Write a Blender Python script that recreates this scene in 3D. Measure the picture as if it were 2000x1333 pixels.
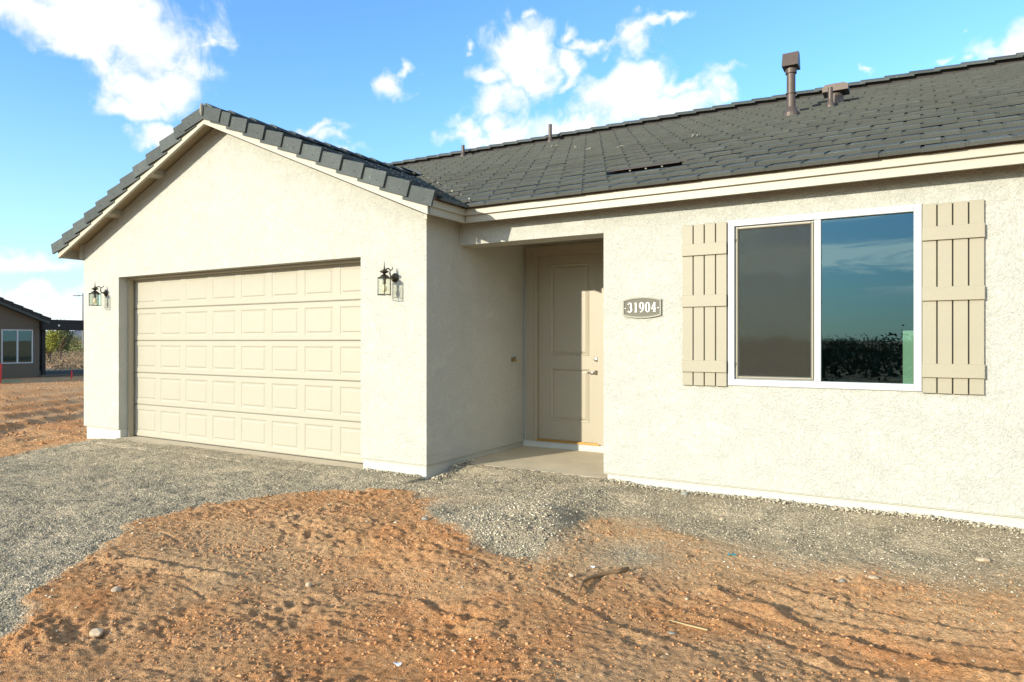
import bpy, bmesh, math, random
import numpy as np
from mathutils import Vector, Matrix, Euler
R = math.radians
random.seed(7)
S = bpy.context.scene
COL = S.collection
for o in list(bpy.data.objects):
    bpy.data.objects.remove(o)

# ------------------------------------------------------------------ camera
CAMZ = 1.46
YAW = math.atan(795 / 1333)
SN, CS = math.sin(YAW), math.cos(YAW)
cd = bpy.data.cameras.new('camera'); cd.lens = 24.0; cd.sensor_width = 36.0
cd.clip_start = 0.05; cd.clip_end = 20000
cam = bpy.data.objects.new('camera', cd); COL.objects.link(cam)
cam.location = (0, 0, CAMZ); cam.rotation_euler = (R(90), 0, YAW)
S.camera = cam

# ------------------------------------------------------------------ light
SUN_EL, SUN_AZ = R(15.5), R(21.0)
sd = bpy.data.lights.new('sun', 'SUN'); sd.energy = 5.0; sd.angle = R(0.53); sd.color = (1.0, 0.94, 0.80)
sun = bpy.data.objects.new('sun', sd); COL.objects.link(sun)
sdir = Vector((math.sin(SUN_AZ) * math.cos(SUN_EL), math.cos(SUN_AZ) * math.cos(SUN_EL), -math.sin(SUN_EL)))
sun.rotation_euler = sdir.to_track_quat('-Z', 'Y').to_euler(); sun.location = (-20, -50, 20)
S.view_settings.view_transform = 'Standard'; S.view_settings.look = 'None'
S.view_settings.gamma = 1.0; S.view_settings.use_curve_mapping = False
S.view_settings.exposure = 0.50
S.cycles.max_bounces = 6; S.cycles.transparent_max_bounces = 12
SKY_STRENGTH = 0.13
CLOUD_LUM = 5.9      # before the background strength


def rayd(px, py):
    """direction in the world of a point of the photograph (2000 x 1333)"""
    t = (px - 1000) / 1333
    return Vector((-SN + t * CS, CS + t * SN, (666 - py) / 1333))


def azel(px, py):
    d = rayd(px, py)
    return math.atan2(d.x, d.y), math.atan2(d.z, math.hypot(d.x, d.y))


CLOUDS = [  # where the clouds stand in the sky, given as photo points and converted to azimuth and elevation
    (215, 30, 185, 85, 0), (310, 90, 105, 62, -10), (285, 150, 95, 62, 0), (110, 60, 140, 55, 5), (40, 15, 130, 55, 0),
    (265, 200, 60, 26, 0), (385, 108, 52, 13, -10), (160, 120, 110, 22, 0),
    (305, 262, 58, 25, 0), (360, 285, 60, 20, 0), (615, 262, 62, 20, -15), (640, 280, 50, 16, 0),
    (15, 500, 95, 30, 0), (95, 515, 80, 18, 0), (50, 590, 170, 26, 0), (120, 625, 140, 22, 0),
    (770, 165, 24, 30, -30), (797, 132, 12, 18, 0), (893, 90, 10, 9, 0),
    (1005, 105, 68, 58, 0), (950, 145, 52, 34, 0), (1040, 150, 58, 44, 0), (985, 215, 66, 46, 0), (1000, 262, 60, 36, 0),
    (930, 278, 56, 18, 0), (1040, 42, 9, 16, 20), (915, 260, 30, 16, 0),
    (1235, 195, 118, 66, 0), (1262, 135, 66, 36, 0), (1310, 190, 112, 44, 0), (1155, 250, 100, 48, 0),
    (1400, 196, 50, 20, 0), (1395, 150, 46, 13, 0), (1340, 148, 40, 20, 0),
    (1118, 72, 16, 24, 20), (1165, 85, 56, 14, -5), (1228, 75, 42, 25, 0), (1132, 122, 26, 22, -30), (1118, 150, 30, 16, 0),
    (1288, 58, 42, 10, -5), (1930, 96, 80, 36, 10), (1806, 113, 20, 12, 0), (1998, 78, 95, 52, 0), (1870, 118, 36, 12, 0),
    (1870, 38, 14, 8, 0), (1676, 146, 12, 6, 0),
]


class NT:
    def __init__(s, tree):
        s.t = tree; s.n = tree.nodes; s.l = tree.links

    def a(s, typ, **kw):
        nd = s.n.new(typ)
        for k, v in kw.items():
            if k.startswith('_'):
                setattr(nd, k[1:], v)
            else:
                key = int(k[1:]) if (k[0] == 'i' and k[1:].isdigit()) else k
                if isinstance(v, bpy.types.NodeSocket):
                    s.l.new(v, nd.inputs[key])
                else:
                    nd.inputs[key].default_value = v
        return nd

    def m(s, op, a, b=None, c=None, clamp=False):
        nd = s.n.new('ShaderNodeMath'); nd.operation = op; nd.use_clamp = clamp
        for i, v in enumerate((a, b, c)):
            if v is None: continue
            if isinstance(v, bpy.types.NodeSocket): s.l.new(v, nd.inputs[i])
            else: nd.inputs[i].default_value = v
        return nd.outputs[0]

    def mix(s, f, a, b, bt='MIX'):
        nd = s.n.new('ShaderNodeMix'); nd.data_type = 'RGBA'; nd.blend_type = bt
        for k, v in ((0, f), (6, a), (7, b)):
            if isinstance(v, bpy.types.NodeSocket): s.l.new(v, nd.inputs[k])
            else:
                nd.inputs[k].default_value = v if k == 0 or len(v) == 4 else (*v, 1)
        return nd.outputs[2]

    def rng(s, v, a, b, c=0.0, d=1.0, smooth=False):
        nd = s.n.new('ShaderNodeMapRange')
        if smooth: nd.interpolation_type = 'SMOOTHSTEP'
        s.l.new(v, nd.inputs[0])
        for i, x in enumerate((a, b, c, d)): nd.inputs[i + 1].default_value = x
        return nd.outputs[0]

    def noise(s, vec, scale, detail=3, rough=.5, dist=0.0):
        nd = s.n.new('ShaderNodeTexNoise')
        if vec is not None: s.l.new(vec, nd.inputs['Vector'])
        nd.inputs['Scale'].default_value = scale; nd.inputs['Detail'].default_value = detail
        nd.inputs['Roughness'].default_value = rough; nd.inputs['Distortion'].default_value = dist
        return nd.outputs['Fac']


W = bpy.data.worlds.new('World'); S.world = W; W.use_nodes = True
W.node_tree.nodes.clear()
w = NT(W.node_tree)
out = w.a('ShaderNodeOutputWorld')
sky = w.a('ShaderNodeTexSky'); sky.sky_type = 'NISHITA'; sky.sun_disc = False
sky.sun_elevation = SUN_EL; sky.sun_rotation = R(180) + SUN_AZ
sky.altitude = 500; sky.air_density = 1.1; sky.dust_density = 0.3; sky.ozone_density = 2.0
tc = w.a('ShaderNodeTexCoord')
sep = w.a('ShaderNodeSeparateXYZ', i0=tc.outputs['Generated'])
X_, Y_, Z_ = sep.outputs
hz = w.m('SQRT', w.m('ADD', w.m('MULTIPLY', X_, X_), w.m('MULTIPLY', Y_, Y_)))
az = w.m('ARCTAN2', X_, Y_); el = w.m('ARCTAN2', Z_, hz)
pv = w.a('ShaderNodeCombineXYZ', i0=az, i1=el).outputs[0]
wz = w.a('ShaderNodeTexNoise', Vector=tc.outputs['Generated'], Scale=14.0, Detail=5)
pv = w.a('ShaderNodeVectorMath', _operation='MULTIPLY_ADD', i0=w.a('ShaderNodeVectorMath', _operation='SUBTRACT', i0=wz.outputs['Color'], i1=(.5, .5, .5)).outputs[0], i1=(.11, .11, 0), i2=pv).outputs[0]
F = None
for (px, py, rx, ry, rot) in CLOUDS:
    a0, e0 = azel(px, py); a1, _ = azel(px + rx, py); _, e1 = azel(px, py - ry)
    mp = w.n.new('ShaderNodeMapping'); mp.vector_type = 'TEXTURE'
    w.l.new(pv, mp.inputs['Vector'])
    mp.inputs['Location'].default_value = (a0, e0, 0)
    mp.inputs['Rotation'].default_value = (0, 0, R(-rot))
    mp.inputs['Scale'].default_value = (abs(a1 - a0) * 1.15, abs(e1 - e0) * 1.15, 1)
    ln = w.n.new('ShaderNodeVectorMath'); ln.operation = 'LENGTH'; w.l.new(mp.outputs[0], ln.inputs[0])
    sz = min(1.0, (min(rx, ry) / 40) ** .5)
    f = w.m('MULTIPLY', w.m('SUBTRACT', 1.0, ln.outputs['Value']), sz)
    F = f if F is None else w.m('MAXIMUM', F, f)
F = w.m('MAXIMUM', F, -0.6)
n1 = w.noise(tc.outputs['Generated'], 10, 12, .66, .5)
n2 = w.noise(tc.outputs['Generated'], 26, 8, .62, .8)
dens = w.m('ADD', w.m('MULTIPLY', F, 1.35), w.m('MULTIPLY', w.m('SUBTRACT', n1, .5), 2.3))
dens = w.m('ADD', dens, w.m('MULTIPLY', w.m('SUBTRACT', n2, .5), 1.3))
c1 = w.rng(dens, -0.18, 0.95, smooth=True)
# thin streaky cloud over the half of the sky behind the camera
stm = w.n.new('ShaderNodeMapping'); w.l.new(tc.outputs['Generated'], stm.inputs[0]); stm.inputs['Scale'].default_value = (2.0, 2.0, 15.0)
n3 = w.noise(stm.outputs[0], 2.1, 8, .6, .6)
back = w.m('MULTIPLY', w.rng(Y_, -0.05, -0.45, smooth=True), w.rng(Z_, 0.035, 0.09, smooth=True))
c2 = w.m('MULTIPLY', w.m('MULTIPLY', w.rng(n3, .47, .60, smooth=True), back), .7)
cl = w.m('MAXIMUM', c1, c2)
shade = w.rng(n1, .38, .62)
ccol = w.mix(shade, (CLOUD_LUM * .94, CLOUD_LUM * .98, CLOUD_LUM * 1.02), (CLOUD_LUM * 1.12, CLOUD_LUM * 1.12, CLOUD_LUM * 1.12))
skyc = w.mix(1.0, sky.outputs[0], (1.04, 1.56, 1.98), 'MULTIPLY')
# pale air low over the horizon
hor = w.rng(el, R(0), R(24), 1, 0)
hor = w.m('POWER', hor, 2.2)
skyc = w.mix(w.m('MULTIPLY', hor, .72), skyc, (4.5, 5.25, 5.7))
ccol = w.mix(back, ccol, (CLOUD_LUM * 4.0, CLOUD_LUM * 3.8, CLOUD_LUM * 3.3))   # thin cloud around the sun is brighter
fin = w.mix(cl, skyc, ccol)
below = w.rng(Z_, -0.02, 0.0)
fin = w.mix(below, (1.6, 1.2, .9), fin)
bg = w.a('ShaderNodeBackground', Color=fin, Strength=SKY_STRENGTH)
w.l.new(bg.outputs[0], out.inputs[0])


# ------------------------------------------------------------------ helpers
def link(o, parent=None):
    COL.objects.link(o)
    if parent is not None: o.parent = parent
    return o


def mesh_obj(name, verts, faces, mat, parent=None, smooth=False):
    me = bpy.data.meshes.new(name); me.from_pydata([tuple(v) for v in verts], [], faces); me.update()
    if mat: me.materials.append(mat)
    if smooth:
        me.polygons.foreach_set('use_smooth', [True] * len(me.polygons))
    o = bpy.data.objects.new(name, me)
    return link(o, parent)


def empty(name, loc=(0, 0, 0), rz=0):
    o = bpy.data.objects.new(name, None); o.location = loc; o.rotation_euler = (0, 0, rz); o.empty_display_size = .1
    return link(o)


def tag(o, label=None, cat=None, group=None, kind=None):
    if label: o['label'] = label
    if cat: o['category'] = cat
    if group: o['group'] = group
    if kind: o['kind'] = kind
    return o


class MB:
    """collects simple solids into one mesh"""
    def __init__(s): s.v = []; s.f = []

    def add(s, vs, fs):
        n = len(s.v); s.v += [tuple(x) for x in vs]; s.f += [tuple(i + n for i in f) for f in fs]; return s

    def box(s, x0, x1, y0, y1, z0, z1, M=None):
        vs = [Vector((x, y, z)) for z in (z0, z1) for y in (y0, y1) for x in (x0, x1)]
        if M is not None: vs = [M @ v for v in vs]
        return s.add(vs, [(0, 2, 3, 1), (4, 5, 7, 6), (0, 1, 5, 4), (2, 6, 7, 3), (0, 4, 6, 2), (1, 3, 7, 5)])

    def bbox(s, x0, x1, y0, y1, z0, z1, b=.004):
        """box with a chamfer on the edges of its front (-y) face"""
        vs = [(x0, y1, z0), (x1, y1, z0), (x1, y1, z1), (x0, y1, z1),
              (x0, y0 + b, z0), (x1, y0 + b, z0), (x1, y0 + b, z1), (x0, y0 + b, z1),
              (x0 + b, y0, z0 + b), (x1 - b, y0, z0 + b), (x1 - b, y0, z1 - b), (x0 + b, y0, z1 - b)]
        fs = [(0, 3, 2, 1), (8, 9, 10, 11)]
        for i in range(4):
            j = (i + 1) % 4
            fs += [(i, j, j + 4, i + 4), (i + 4, j + 4, j + 8, i + 8)]
        return s.add(vs, fs)

    def prism(s, pts, axis, a0, a1):
        """extrude a polygon given in the two other axes along axis"""
        def mk(p, a):
            if axis == 'y': return (p[0], a, p[1])
            if axis == 'x': return (a, p[0], p[1])
            return (p[0], p[1], a)
        n = len(pts); vs = [mk(p, a0) for p in pts] + [mk(p, a1) for p in pts]
        fs = [tuple(range(n)), tuple(range(2 * n - 1, n - 1, -1))] + [(i, i + n, (i + 1) % n + n, (i + 1) % n) for i in range(n)]
        return s.add(vs, fs)

    def lathe(s, prof, c, seg=16, axis='z'):
        vs = []; fs = []
        for (r, h) in prof:
            for k in range(seg):
                a = 2 * math.pi * k / seg
                p = (r * math.cos(a), r * math.sin(a), h)
                if axis == 'y': p = (p[0], p[2], p[1])
                if axis == 'x': p = (p[2], p[0], p[1])
                vs.append((p[0] + c[0], p[1] + c[1], p[2] + c[2]))
        for i in range(len(prof) - 1):
            for k in range(seg):
                k2 = (k + 1) % seg
                fs.append((i * seg + k, i * seg + k2, (i + 1) * seg + k2, (i + 1) * seg + k))
        fs.append(tuple(range(seg - 1, -1, -1))); fs.append(tuple((len(prof) - 1) * seg + k for k in range(seg)))
        return s.add(vs, fs)

    def tube(s, pts, r, seg=8):
        pts = [Vector(p) for p in pts]; n = len(pts); rs = r if isinstance(r, (list, tuple)) else [r] * n
        vs = []; fs = []
        up = Vector((0, 0, 1))
        for i, p in enumerate(pts):
            d = (pts[min(i + 1, n - 1)] - pts[max(i - 1, 0)]).normalized()
            a = d.cross(up)
            if a.length < .05: a = d.cross(Vector((1, 0, 0)))
            a.normalize(); b = d.cross(a).normalized()
            for k in range(seg):
                t = 2 * math.pi * k / seg
                vs.append(p + a * math.cos(t) * rs[i] + b * math.sin(t) * rs[i])
        for i in range(n - 1):
            for k in range(seg):
                k2 = (k + 1) % seg
                fs.append((i * seg + k, i * seg + k2, (i + 1) * seg + k2, (i + 1) * seg + k))
        fs.append(tuple(range(seg - 1, -1, -1))); fs.append(tuple((n - 1) * seg + k for k in range(seg)))
        return s.add(vs, fs)

    def build(s, name, mat, parent=None, smooth=False, fix=True):
        me = bpy.data.meshes.new(name); me.from_pydata(s.v, [], s.f); me.update()
        if fix:
            bm = bmesh.new(); bm.from_mesh(me); bmesh.ops.recalc_face_normals(bm, faces=bm.faces); bm.to_mesh(me); bm.free()
        if mat: me.materials.append(mat)
        if smooth: me.polygons.foreach_set('use_smooth', [True] * len(me.polygons))
        return link(bpy.data.objects.new(name, me), parent)


def cells(mb, xs, zs, keep, y0, y1):
    """wall slab between y0 and y1 with openings: only the outer faces are made"""
    nx, nz = len(xs) - 1, len(zs) - 1
    K = lambda i, j: 0 <= i < nx and 0 <= j < nz and keep((xs[i] + xs[i + 1]) / 2, (zs[j] + zs[j + 1]) / 2)
    for i in range(nx):
        for j in range(nz):
            if not K(i, j): continue
            a, b, c, d = xs[i], xs[i + 1], zs[j], zs[j + 1]
            mb.add([(a, y0, c), (b, y0, c), (b, y0, d), (a, y0, d)], [(0, 1, 2, 3)])
            mb.add([(a, y1, c), (b, y1, c), (b, y1, d), (a, y1, d)], [(3, 2, 1, 0)])
            if not K(i - 1, j): mb.add([(a, y1, c), (a, y0, c), (a, y0, d), (a, y1, d)], [(0, 1, 2, 3)])
            if not K(i + 1, j): mb.add([(b, y0, c), (b, y1, c), (b, y1, d), (b, y0, d)], [(0, 1, 2, 3)])
            if not K(i, j - 1): mb.add([(a, y1, c), (b, y1, c), (b, y0, c), (a, y0, c)], [(0, 1, 2, 3)])
            if not K(i, j + 1): mb.add([(a, y0, d), (b, y0, d), (b, y1, d), (a, y1, d)], [(0, 1, 2, 3)])


# ------------------------------------------------------------------ materials
def newmat(name):
    m = bpy.data.materials.new(name); m.use_nodes = True; m.node_tree.nodes.clear()
    t = NT(m.node_tree)
    o = t.a('ShaderNodeOutputMaterial'); b = t.a('ShaderNodeBsdfPrincipled')
    t.l.new(b.outputs[0], o.inputs[0])
    return m, t, b, o


def paint(name, col, rough=.55, var=.05, bump=.0, bscale=120, metal=0.0, spec=.4, objrand=0.0, dirt=0.0):
    m, t, b, o = newmat(name)
    tcn = t.a('ShaderNodeTexCoord').outputs['Object']
    f = t.noise(tcn, 3.5, 6, .6)
    f2 = t.noise(tcn, 45, 3, .6)
    k = t.m('ADD', t.m('MULTIPLY', t.m('SUBTRACT', f, .5), var * 4), t.m('MULTIPLY', t.m('SUBTRACT', f2, .5), var * 2))
    if objrand:
        oi = t.a('ShaderNodeObjectInfo').outputs['Random']
        k = t.m('ADD', k, t.m('MULTIPLY', t.m('SUBTRACT', oi, .5), objrand))
    k = t.m('ADD', k, 1.0)
    hsv = t.a('ShaderNodeHueSaturation', Value=k, Color=(*col, 1))
    t.l.new(hsv.outputs[0], b.inputs['Base Color'])
    b.inputs['Roughness'].default_value = rough; b.inputs['Metallic'].default_value = metal
    b.inputs['Specular IOR Level'].default_value = spec
    if bump:
        h = t.noise(tcn, bscale, 4, .6)
        bp = t.a('ShaderNodeBump', Strength=bump, Distance=.002, Height=h)
        t.l.new(bp.outputs[0], b.inputs['Normal'])
    return m


def stucco(name, col, rough=.9, strength=.8, swirl=1.0):
    m, t, b, o = newmat(name)
    tcn = t.a('ShaderNodeTexCoord').outputs['Object']
    big = t.noise(tcn, .9, 4, .55)
    # trowelled skin: warped short strokes, each patch in its own direction
    warp = t.a('ShaderNodeTexNoise', Vector=tcn, Scale=3.0, Detail=2)
    wv = t.a('ShaderNodeVectorMath', _operation='MULTIPLY_ADD', i0=warp.outputs['Color'], i1=(.28, .28, .28), i2=tcn)
    st = t.noise(wv.outputs[0], 30, 4, .6, 1.6)
    fine = t.noise(tcn, 60, 5, .7, .3)
    vor = t.a('ShaderNodeTexVoronoi', Vector=wv.outputs[0], Scale=60.0); vor.feature = 'SMOOTH_F1'
    rid = t.rng(t.m('ABSOLUTE', t.m('SUBTRACT', st, .5)), 0, .14)
    h = t.m('ADD', t.m('MULTIPLY', rid, .55 * swirl), t.m('MULTIPLY', fine, 1.3))
    h = t.m('ADD', h, t.m('MULTIPLY', vor.outputs['Distance'], .5))
    h = t.m('ADD', h, t.m('MULTIPLY', big, .5))
    bp = t.a('ShaderNodeBump', Strength=strength, Distance=.0075, Height=h)
    t.l.new(bp.outputs[0], b.inputs['Normal'])
    k = t.m('ADD', t.rng(big, .3, .7, -.02, .02), 1.0)
    k = t.m('ADD', k, t.m('MULTIPLY', t.m('SUBTRACT', fine, .5), .32))
    k = t.m('ADD', k, t.m('MULTIPLY', t.rng(rid, 0, .35, -1, 0), .07))
    hsv = t.a('ShaderNodeHueSaturation', Value=k, Color=(*col, 1))
    t.l.new(hsv.outputs[0], b.inputs['Base Color'])
    b.inputs['Roughness'].default_value = rough; b.inputs['Specular IOR Level'].default_value = .2
    return m


M_STUCCO = stucco('cream_stucco', (.472, .462, .395), strength=.90)
M_STEM = paint('painted_concrete', (.44, .43, .37), .8, .05, .3, 60)
M_TRIM = paint('cream_trim_paint', (.355, .33, .255), .5, .03, .15, 40)
M_SOFFIT = paint('soffit_paint', (.34, .28, .18), .7, .08, .3, 60)
M_GDOOR = paint('garage_door_paint', (.332, .304, .232), .5, .02, .25, 160)
M_DOOR = paint('front_door_paint', (.315, .27, .19), .45, .02, .1, 80)
M_SHUT = paint('shutter_paint', (.275, .245, .172), .55, .03, .25, 90)
M_VINYL = paint('white_vinyl', (.44, .44, .425), .35, .02)
M_TILE = None
M_BROWN = paint('brown_painted_steel', (.085, .062, .048), .5, .12, .1, 30, metal=.3)
M_BRONZE = paint('aged_bronze', (.055, .045, .03), .35, .2, .2, 80, metal=.8)
M_NICKEL = paint('satin_nickel', (.55, .53, .48), .3, .05, metal=1.0)
M_BRASS = paint('dull_brass', (.35, .24, .08), .4, .1, metal=.9)
M_GOLD = paint('bronze_threshold', (.36, .20, .045), .4, .08, metal=.35)
M_SLAB = paint('concrete_slab', (.48, .40, .27), .85, .12, .4, 70)
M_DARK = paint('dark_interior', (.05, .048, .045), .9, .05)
M_UNDER = paint('roof_underlayment', (.045, .04, .036), .9, .1)
M_CLOSE = paint('eave_closure_metal', (.16, .11, .07), .6, .1)
M_MORTAR = paint('ridge_mortar', (.24, .225, .175), .9, .1, .5, 90)
M_WHITE = paint('white_enamel', (.66, .64, .58), .5, .02)
M_NBWALL = stucco('taupe_stucco', (.125, .10, .072), strength=.5)
M_NBDARK = paint('dark_brown_paint', (.018, .015, .012), .7, .08)
M_BARK = paint('grey_bark', (.16, .11, .07), .9, .2, .6, 60)
M_RED = paint('red_paint', (.55, .03, .03), .5, .05)
M_GREEN = paint('green_sheet', (.10, .40, .22), .5, .05)
M_POLE = paint('galvanised_pole', (.10, .10, .10), .5, .05, metal=.5)


def tile_mat():
    m, t, b, o = newmat('charcoal_concrete_tile')
    g = t.a('ShaderNodeTexCoord').outputs['Object']
    oi = t.a('ShaderNodeObjectInfo').outputs['Random']
    geo = t.a('ShaderNodeNewGeometry').outputs['Random Per Island']
    off = t.a('ShaderNodeCombineXYZ', i0=t.m('MULTIPLY', oi, 37), i1=t.m('MULTIPLY', oi, 19), i2=t.m('MULTIPLY', geo, 11))
    v = t.a('ShaderNodeVectorMath', _operation='ADD', i0=g, i1=off.outputs[0]).outputs[0]
    n = t.noise(v, 9, 5, .6); f = t.noise(v, 130, 3, .7); sp = t.noise(v, 60, 2, .5)
    c = t.mix(n, (.048, .055, .052), (.080, .088, .080))
    c = t.mix(t.rng(sp, .66, .74), c, (.20, .21, .17))
    k = t.m('ADD', 1.0, t.m('MULTIPLY', t.m('SUBTRACT', f, .5), .7))
    k = t.m('ADD', k, t.m('MULTIPLY', t.m('SUBTRACT', oi, .5), .42))
    k = t.m('ADD', k, t.m('MULTIPLY', t.m('SUBTRACT', geo, .5), .4))
    hsv = t.a('ShaderNodeHueSaturation', Value=k, Color=c)
    t.l.new(hsv.outputs[0], b.inputs['Base Color'])
    b.inputs['Roughness'].default_value = .8; b.inputs['Specular IOR Level'].default_value = .25
    bp = t.a('ShaderNodeBump', Strength=.7, Distance=.003, Height=t.m('ADD', f, t.m('MULTIPLY', n, .6)))
    t.l.new(bp.outputs[0], b.inputs['Normal'])
    return m


M_TILE = tile_mat()
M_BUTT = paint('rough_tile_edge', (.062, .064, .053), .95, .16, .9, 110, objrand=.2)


def glass_mat(name, refl, tint, trans):
    """coated window glass: mirror-like share plus tinted transmission"""
    m = bpy.data.materials.new(name); m.use_nodes = True; m.node_tree.nodes.clear(); t = NT(m.node_tree)
    o = t.a('ShaderNodeOutputMaterial')
    tr = t.a('ShaderNodeBsdfTransparent', Color=(*trans, 1))
    g = t.n.new('ShaderNodeBsdfAnisotropic') if False else t.n.new('ShaderNodeBsdfGlossy')
    g.inputs['Color'].default_value = (*tint, 1); g.inputs['Roughness'].default_value = .004
    n = t.noise(t.a('ShaderNodeTexCoord').outputs['Object'], 1.1, 0, .5)
    bp = t.a('ShaderNodeBump', Strength=.02, Distance=.02, Height=n); t.l.new(bp.outputs[0], g.inputs['Normal'])
    fr = t.a('ShaderNodeFresnel', IOR=1.5)
    f = t.m('ADD', t.m('MULTIPLY', fr.outputs[0], 1.0), refl, clamp=True)
    mx = t.a('ShaderNodeMixShader', i0=f, i1=tr.outputs[0], i2=g.outputs[0])
    t.l.new(mx.outputs[0], o.inputs[0])
    return m


M_GLASS = glass_mat('window_glass', .10, (.42, .70, .82), (.50, .58, .52))
M_LGLASS = glass_mat('lantern_glass', .01, (.9, .92, .88), (.90, .91, .85))


def screen_mat():
    m = bpy.data.materials.new('insect_screen'); m.use_nodes = True; m.node_tree.nodes.clear(); t = NT(m.node_tree)
    o = t.a('ShaderNodeOutputMaterial')
    v = t.a('ShaderNodeTexCoord').outputs['Object']
    tr = t.a('ShaderNodeBsdfTransparent', Color=(1, 1, 1, 1))
    d = t.a('ShaderNodeBsdfDiffuse', Color=(.060, .057, .045, 1))
    n = t.noise(v, 260, 2, .5)
    w1 = t.a('ShaderNodeTexWave', Vector=v, Scale=38.0, Distortion=3.0); w1.bands_direction = 'X'
    f = t.m('ADD', .34, t.m('MULTIPLY', t.m('SUBTRACT', n, .5), .5))
    f = t.m('ADD', f, t.m('MULTIPLY', t.m('SUBTRACT', w1.outputs['Fac'], .5), .05))
    mx = t.a('ShaderNodeMixShader', i0=f, i1=tr.outputs[0], i2=d.outputs[0])
    t.l.new(mx.outputs[0], o.inputs[0])
    return m


M_SCREEN = screen_mat()


def ground_mat():
    m, t, b, o = newmat('dirt_and_gravel')
    v = t.a('ShaderNodeTexCoord').outputs['Object']
    at = t.a('ShaderNodeAttribute', _attribute_name='gravel').outputs['Fac']
    fade = t.a('ShaderNodeAttribute', _attribute_name='tan').outputs['Fac']
    big = t.noise(v, .55, 5, .6); mid = t.noise(v, 3.0, 6, .65, .4); fine = t.noise(v, 38, 5, .7); gr = t.noise(v, 150, 3, .7)
    dirt = t.mix(t.rng(mid, .35, .68), (.60, .255, .092), (.60, .325, .14))
    dirt = t.mix(t.rng(big, .42, .62), dirt, (.60, .37, .185))
    dirt = t.mix(fade, dirt, (.57, .385, .205))
    vor = t.a('ShaderNodeTexVoronoi', Vector=v, Scale=62.0); vor.feature = 'F1'
    peb = t.m('MULTIPLY', t.rng(vor.outputs['Distance'], .30, .22), t.rng(t.a('ShaderNodeSeparateColor', i0=vor.outputs['Color']).outputs[0], .80, .82))
    dirt = t.mix(peb, dirt, (.55, .42, .30))
    v2 = t.a('ShaderNodeTexVoronoi', Vector=v, Scale=75.0); v2.feature = 'F1'
    gc = t.a('ShaderNodeSeparateColor', i0=v2.outputs['Color']).outputs
    grav = t.mix(gc[0], (.33, .28, .185), (.74, .64, .45))
    grav = t.mix(t.rng(v2.outputs['Distance'], .35, .62), grav, (.20, .175, .12))
    grav = t.mix(t.rng(mid, .36, .66), grav, (.66, .53, .345))
    grav = t.mix(t.m('MULTIPLY', fade, .75), grav, (.50, .385, .235))
    c = t.mix(at, dirt, grav)
    k = t.m('ADD', 1.0, t.m('MULTIPLY', t.m('SUBTRACT', fine, .5), 2.1))
    k = t.m('ADD', k, t.m('MULTIPLY', t.m('SUBTRACT', gr, .5), 1.5))
    hsv = t.a('ShaderNodeHueSaturation', Value=k, Color=c)
    t.l.new(hsv.outputs[0], b.inputs['Base Color'])
    b.inputs['Roughness'].default_value = .95; b.inputs['Specular IOR Level'].default_value = .1
    h = t.m('ADD', t.m('MULTIPLY', fine, 1.0), t.m('MULTIPLY', gr, .7))
    h = t.m('ADD', h, t.m('MULTIPLY', t.m('MULTIPLY', at, t.m('SUBTRACT', .5, v2.outputs['Distance'])), .8))
    bp = t.a('ShaderNodeBump', Strength=1.0, Distance=.03, Height=h)
    t.l.new(bp.outputs[0], b.inputs['Normal'])
    return m


M_GROUND = ground_mat()


def vmat(name, a, b_, rough=.9, trans=0.0):
    """colour varies from piece to piece of one mesh"""
    m, t, b, o = newmat(name)
    geo = t.a('ShaderNodeNewGeometry').outputs['Random Per Island']
    v = t.a('ShaderNodeTexCoord').outputs['Object']
    c = t.mix(geo, a, b_)
    k = t.m('ADD', .85, t.m('MULTIPLY', t.noise(v, 60, 3, .6), .3))
    hsv = t.a('ShaderNodeHueSaturation', Value=k, Color=c)
    t.l.new(hsv.outputs[0], b.inputs['Base Color'])
    b.inputs['Roughness'].default_value = rough; b.inputs['Specular IOR Level'].default_value = .25
    return m


M_STONE = vmat('grey_crushed_stone', (.19, .165, .115), (.58, .505, .36))
M_CLOD = vmat('orange_clod', (.36, .155, .058), (.52, .29, .135))
M_LEAF_Y = vmat('yellow_green_leaf', (.16, .17, .03), (.34, .33, .05))
M_LEAF_D = vmat('dark_green_leaf', (.035, .05, .02), (.10, .12, .05))
M_SCRUB = vmat('dry_scrub', (.12, .095, .055), (.26, .20, .12))
M_SCRUBG = vmat('green_scrub', (.08, .09, .03), (.20, .20, .07))
M_ROCK = vmat('pale_rock', (.34, .24, .15), (.42, .32, .21))
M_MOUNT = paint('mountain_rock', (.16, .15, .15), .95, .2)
M_STICK = paint('weathered_wood', (.20, .12, .055), .85, .35, .8, 70)
M_TWIG = paint('dry_straw_twig', (.34, .25, .12), .8, .15)

# ================================================================== GROUND
def h2(ix, iy, seed):
    n = (ix.astype(np.int64) * 374761393 + iy.astype(np.int64) * 668265263 + seed * 1274126177) & 0xFFFFFFFF
    n = ((n ^ (n >> 13)) * 1274126177) & 0xFFFFFFFF
    n = n ^ (n >> 16)
    return (n & 0xFFFF) / 65535.0


def pn(x, y, s, seed=0):
    """gradient noise, about -.7 .. .7, wavelength s"""
    x = x / s; y = y / s
    ix = np.floor(x); iy = np.floor(y); fx = x - ix; fy = y - iy
    u = fx * fx * fx * (fx * (fx * 6 - 15) + 10); v = fy * fy * fy * (fy * (fy * 6 - 15) + 10)
    r = 0
    def g(dx, dy):
        a = h2(ix + dx, iy + dy, seed) * 2 * np.pi
        return np.cos(a) * (fx - dx) + np.sin(a) * (fy - dy)
    return (g(0, 0) * (1 - u) + g(1, 0) * u) * (1 - v) + (g(0, 1) * (1 - u) + g(1, 1) * u) * v


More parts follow.
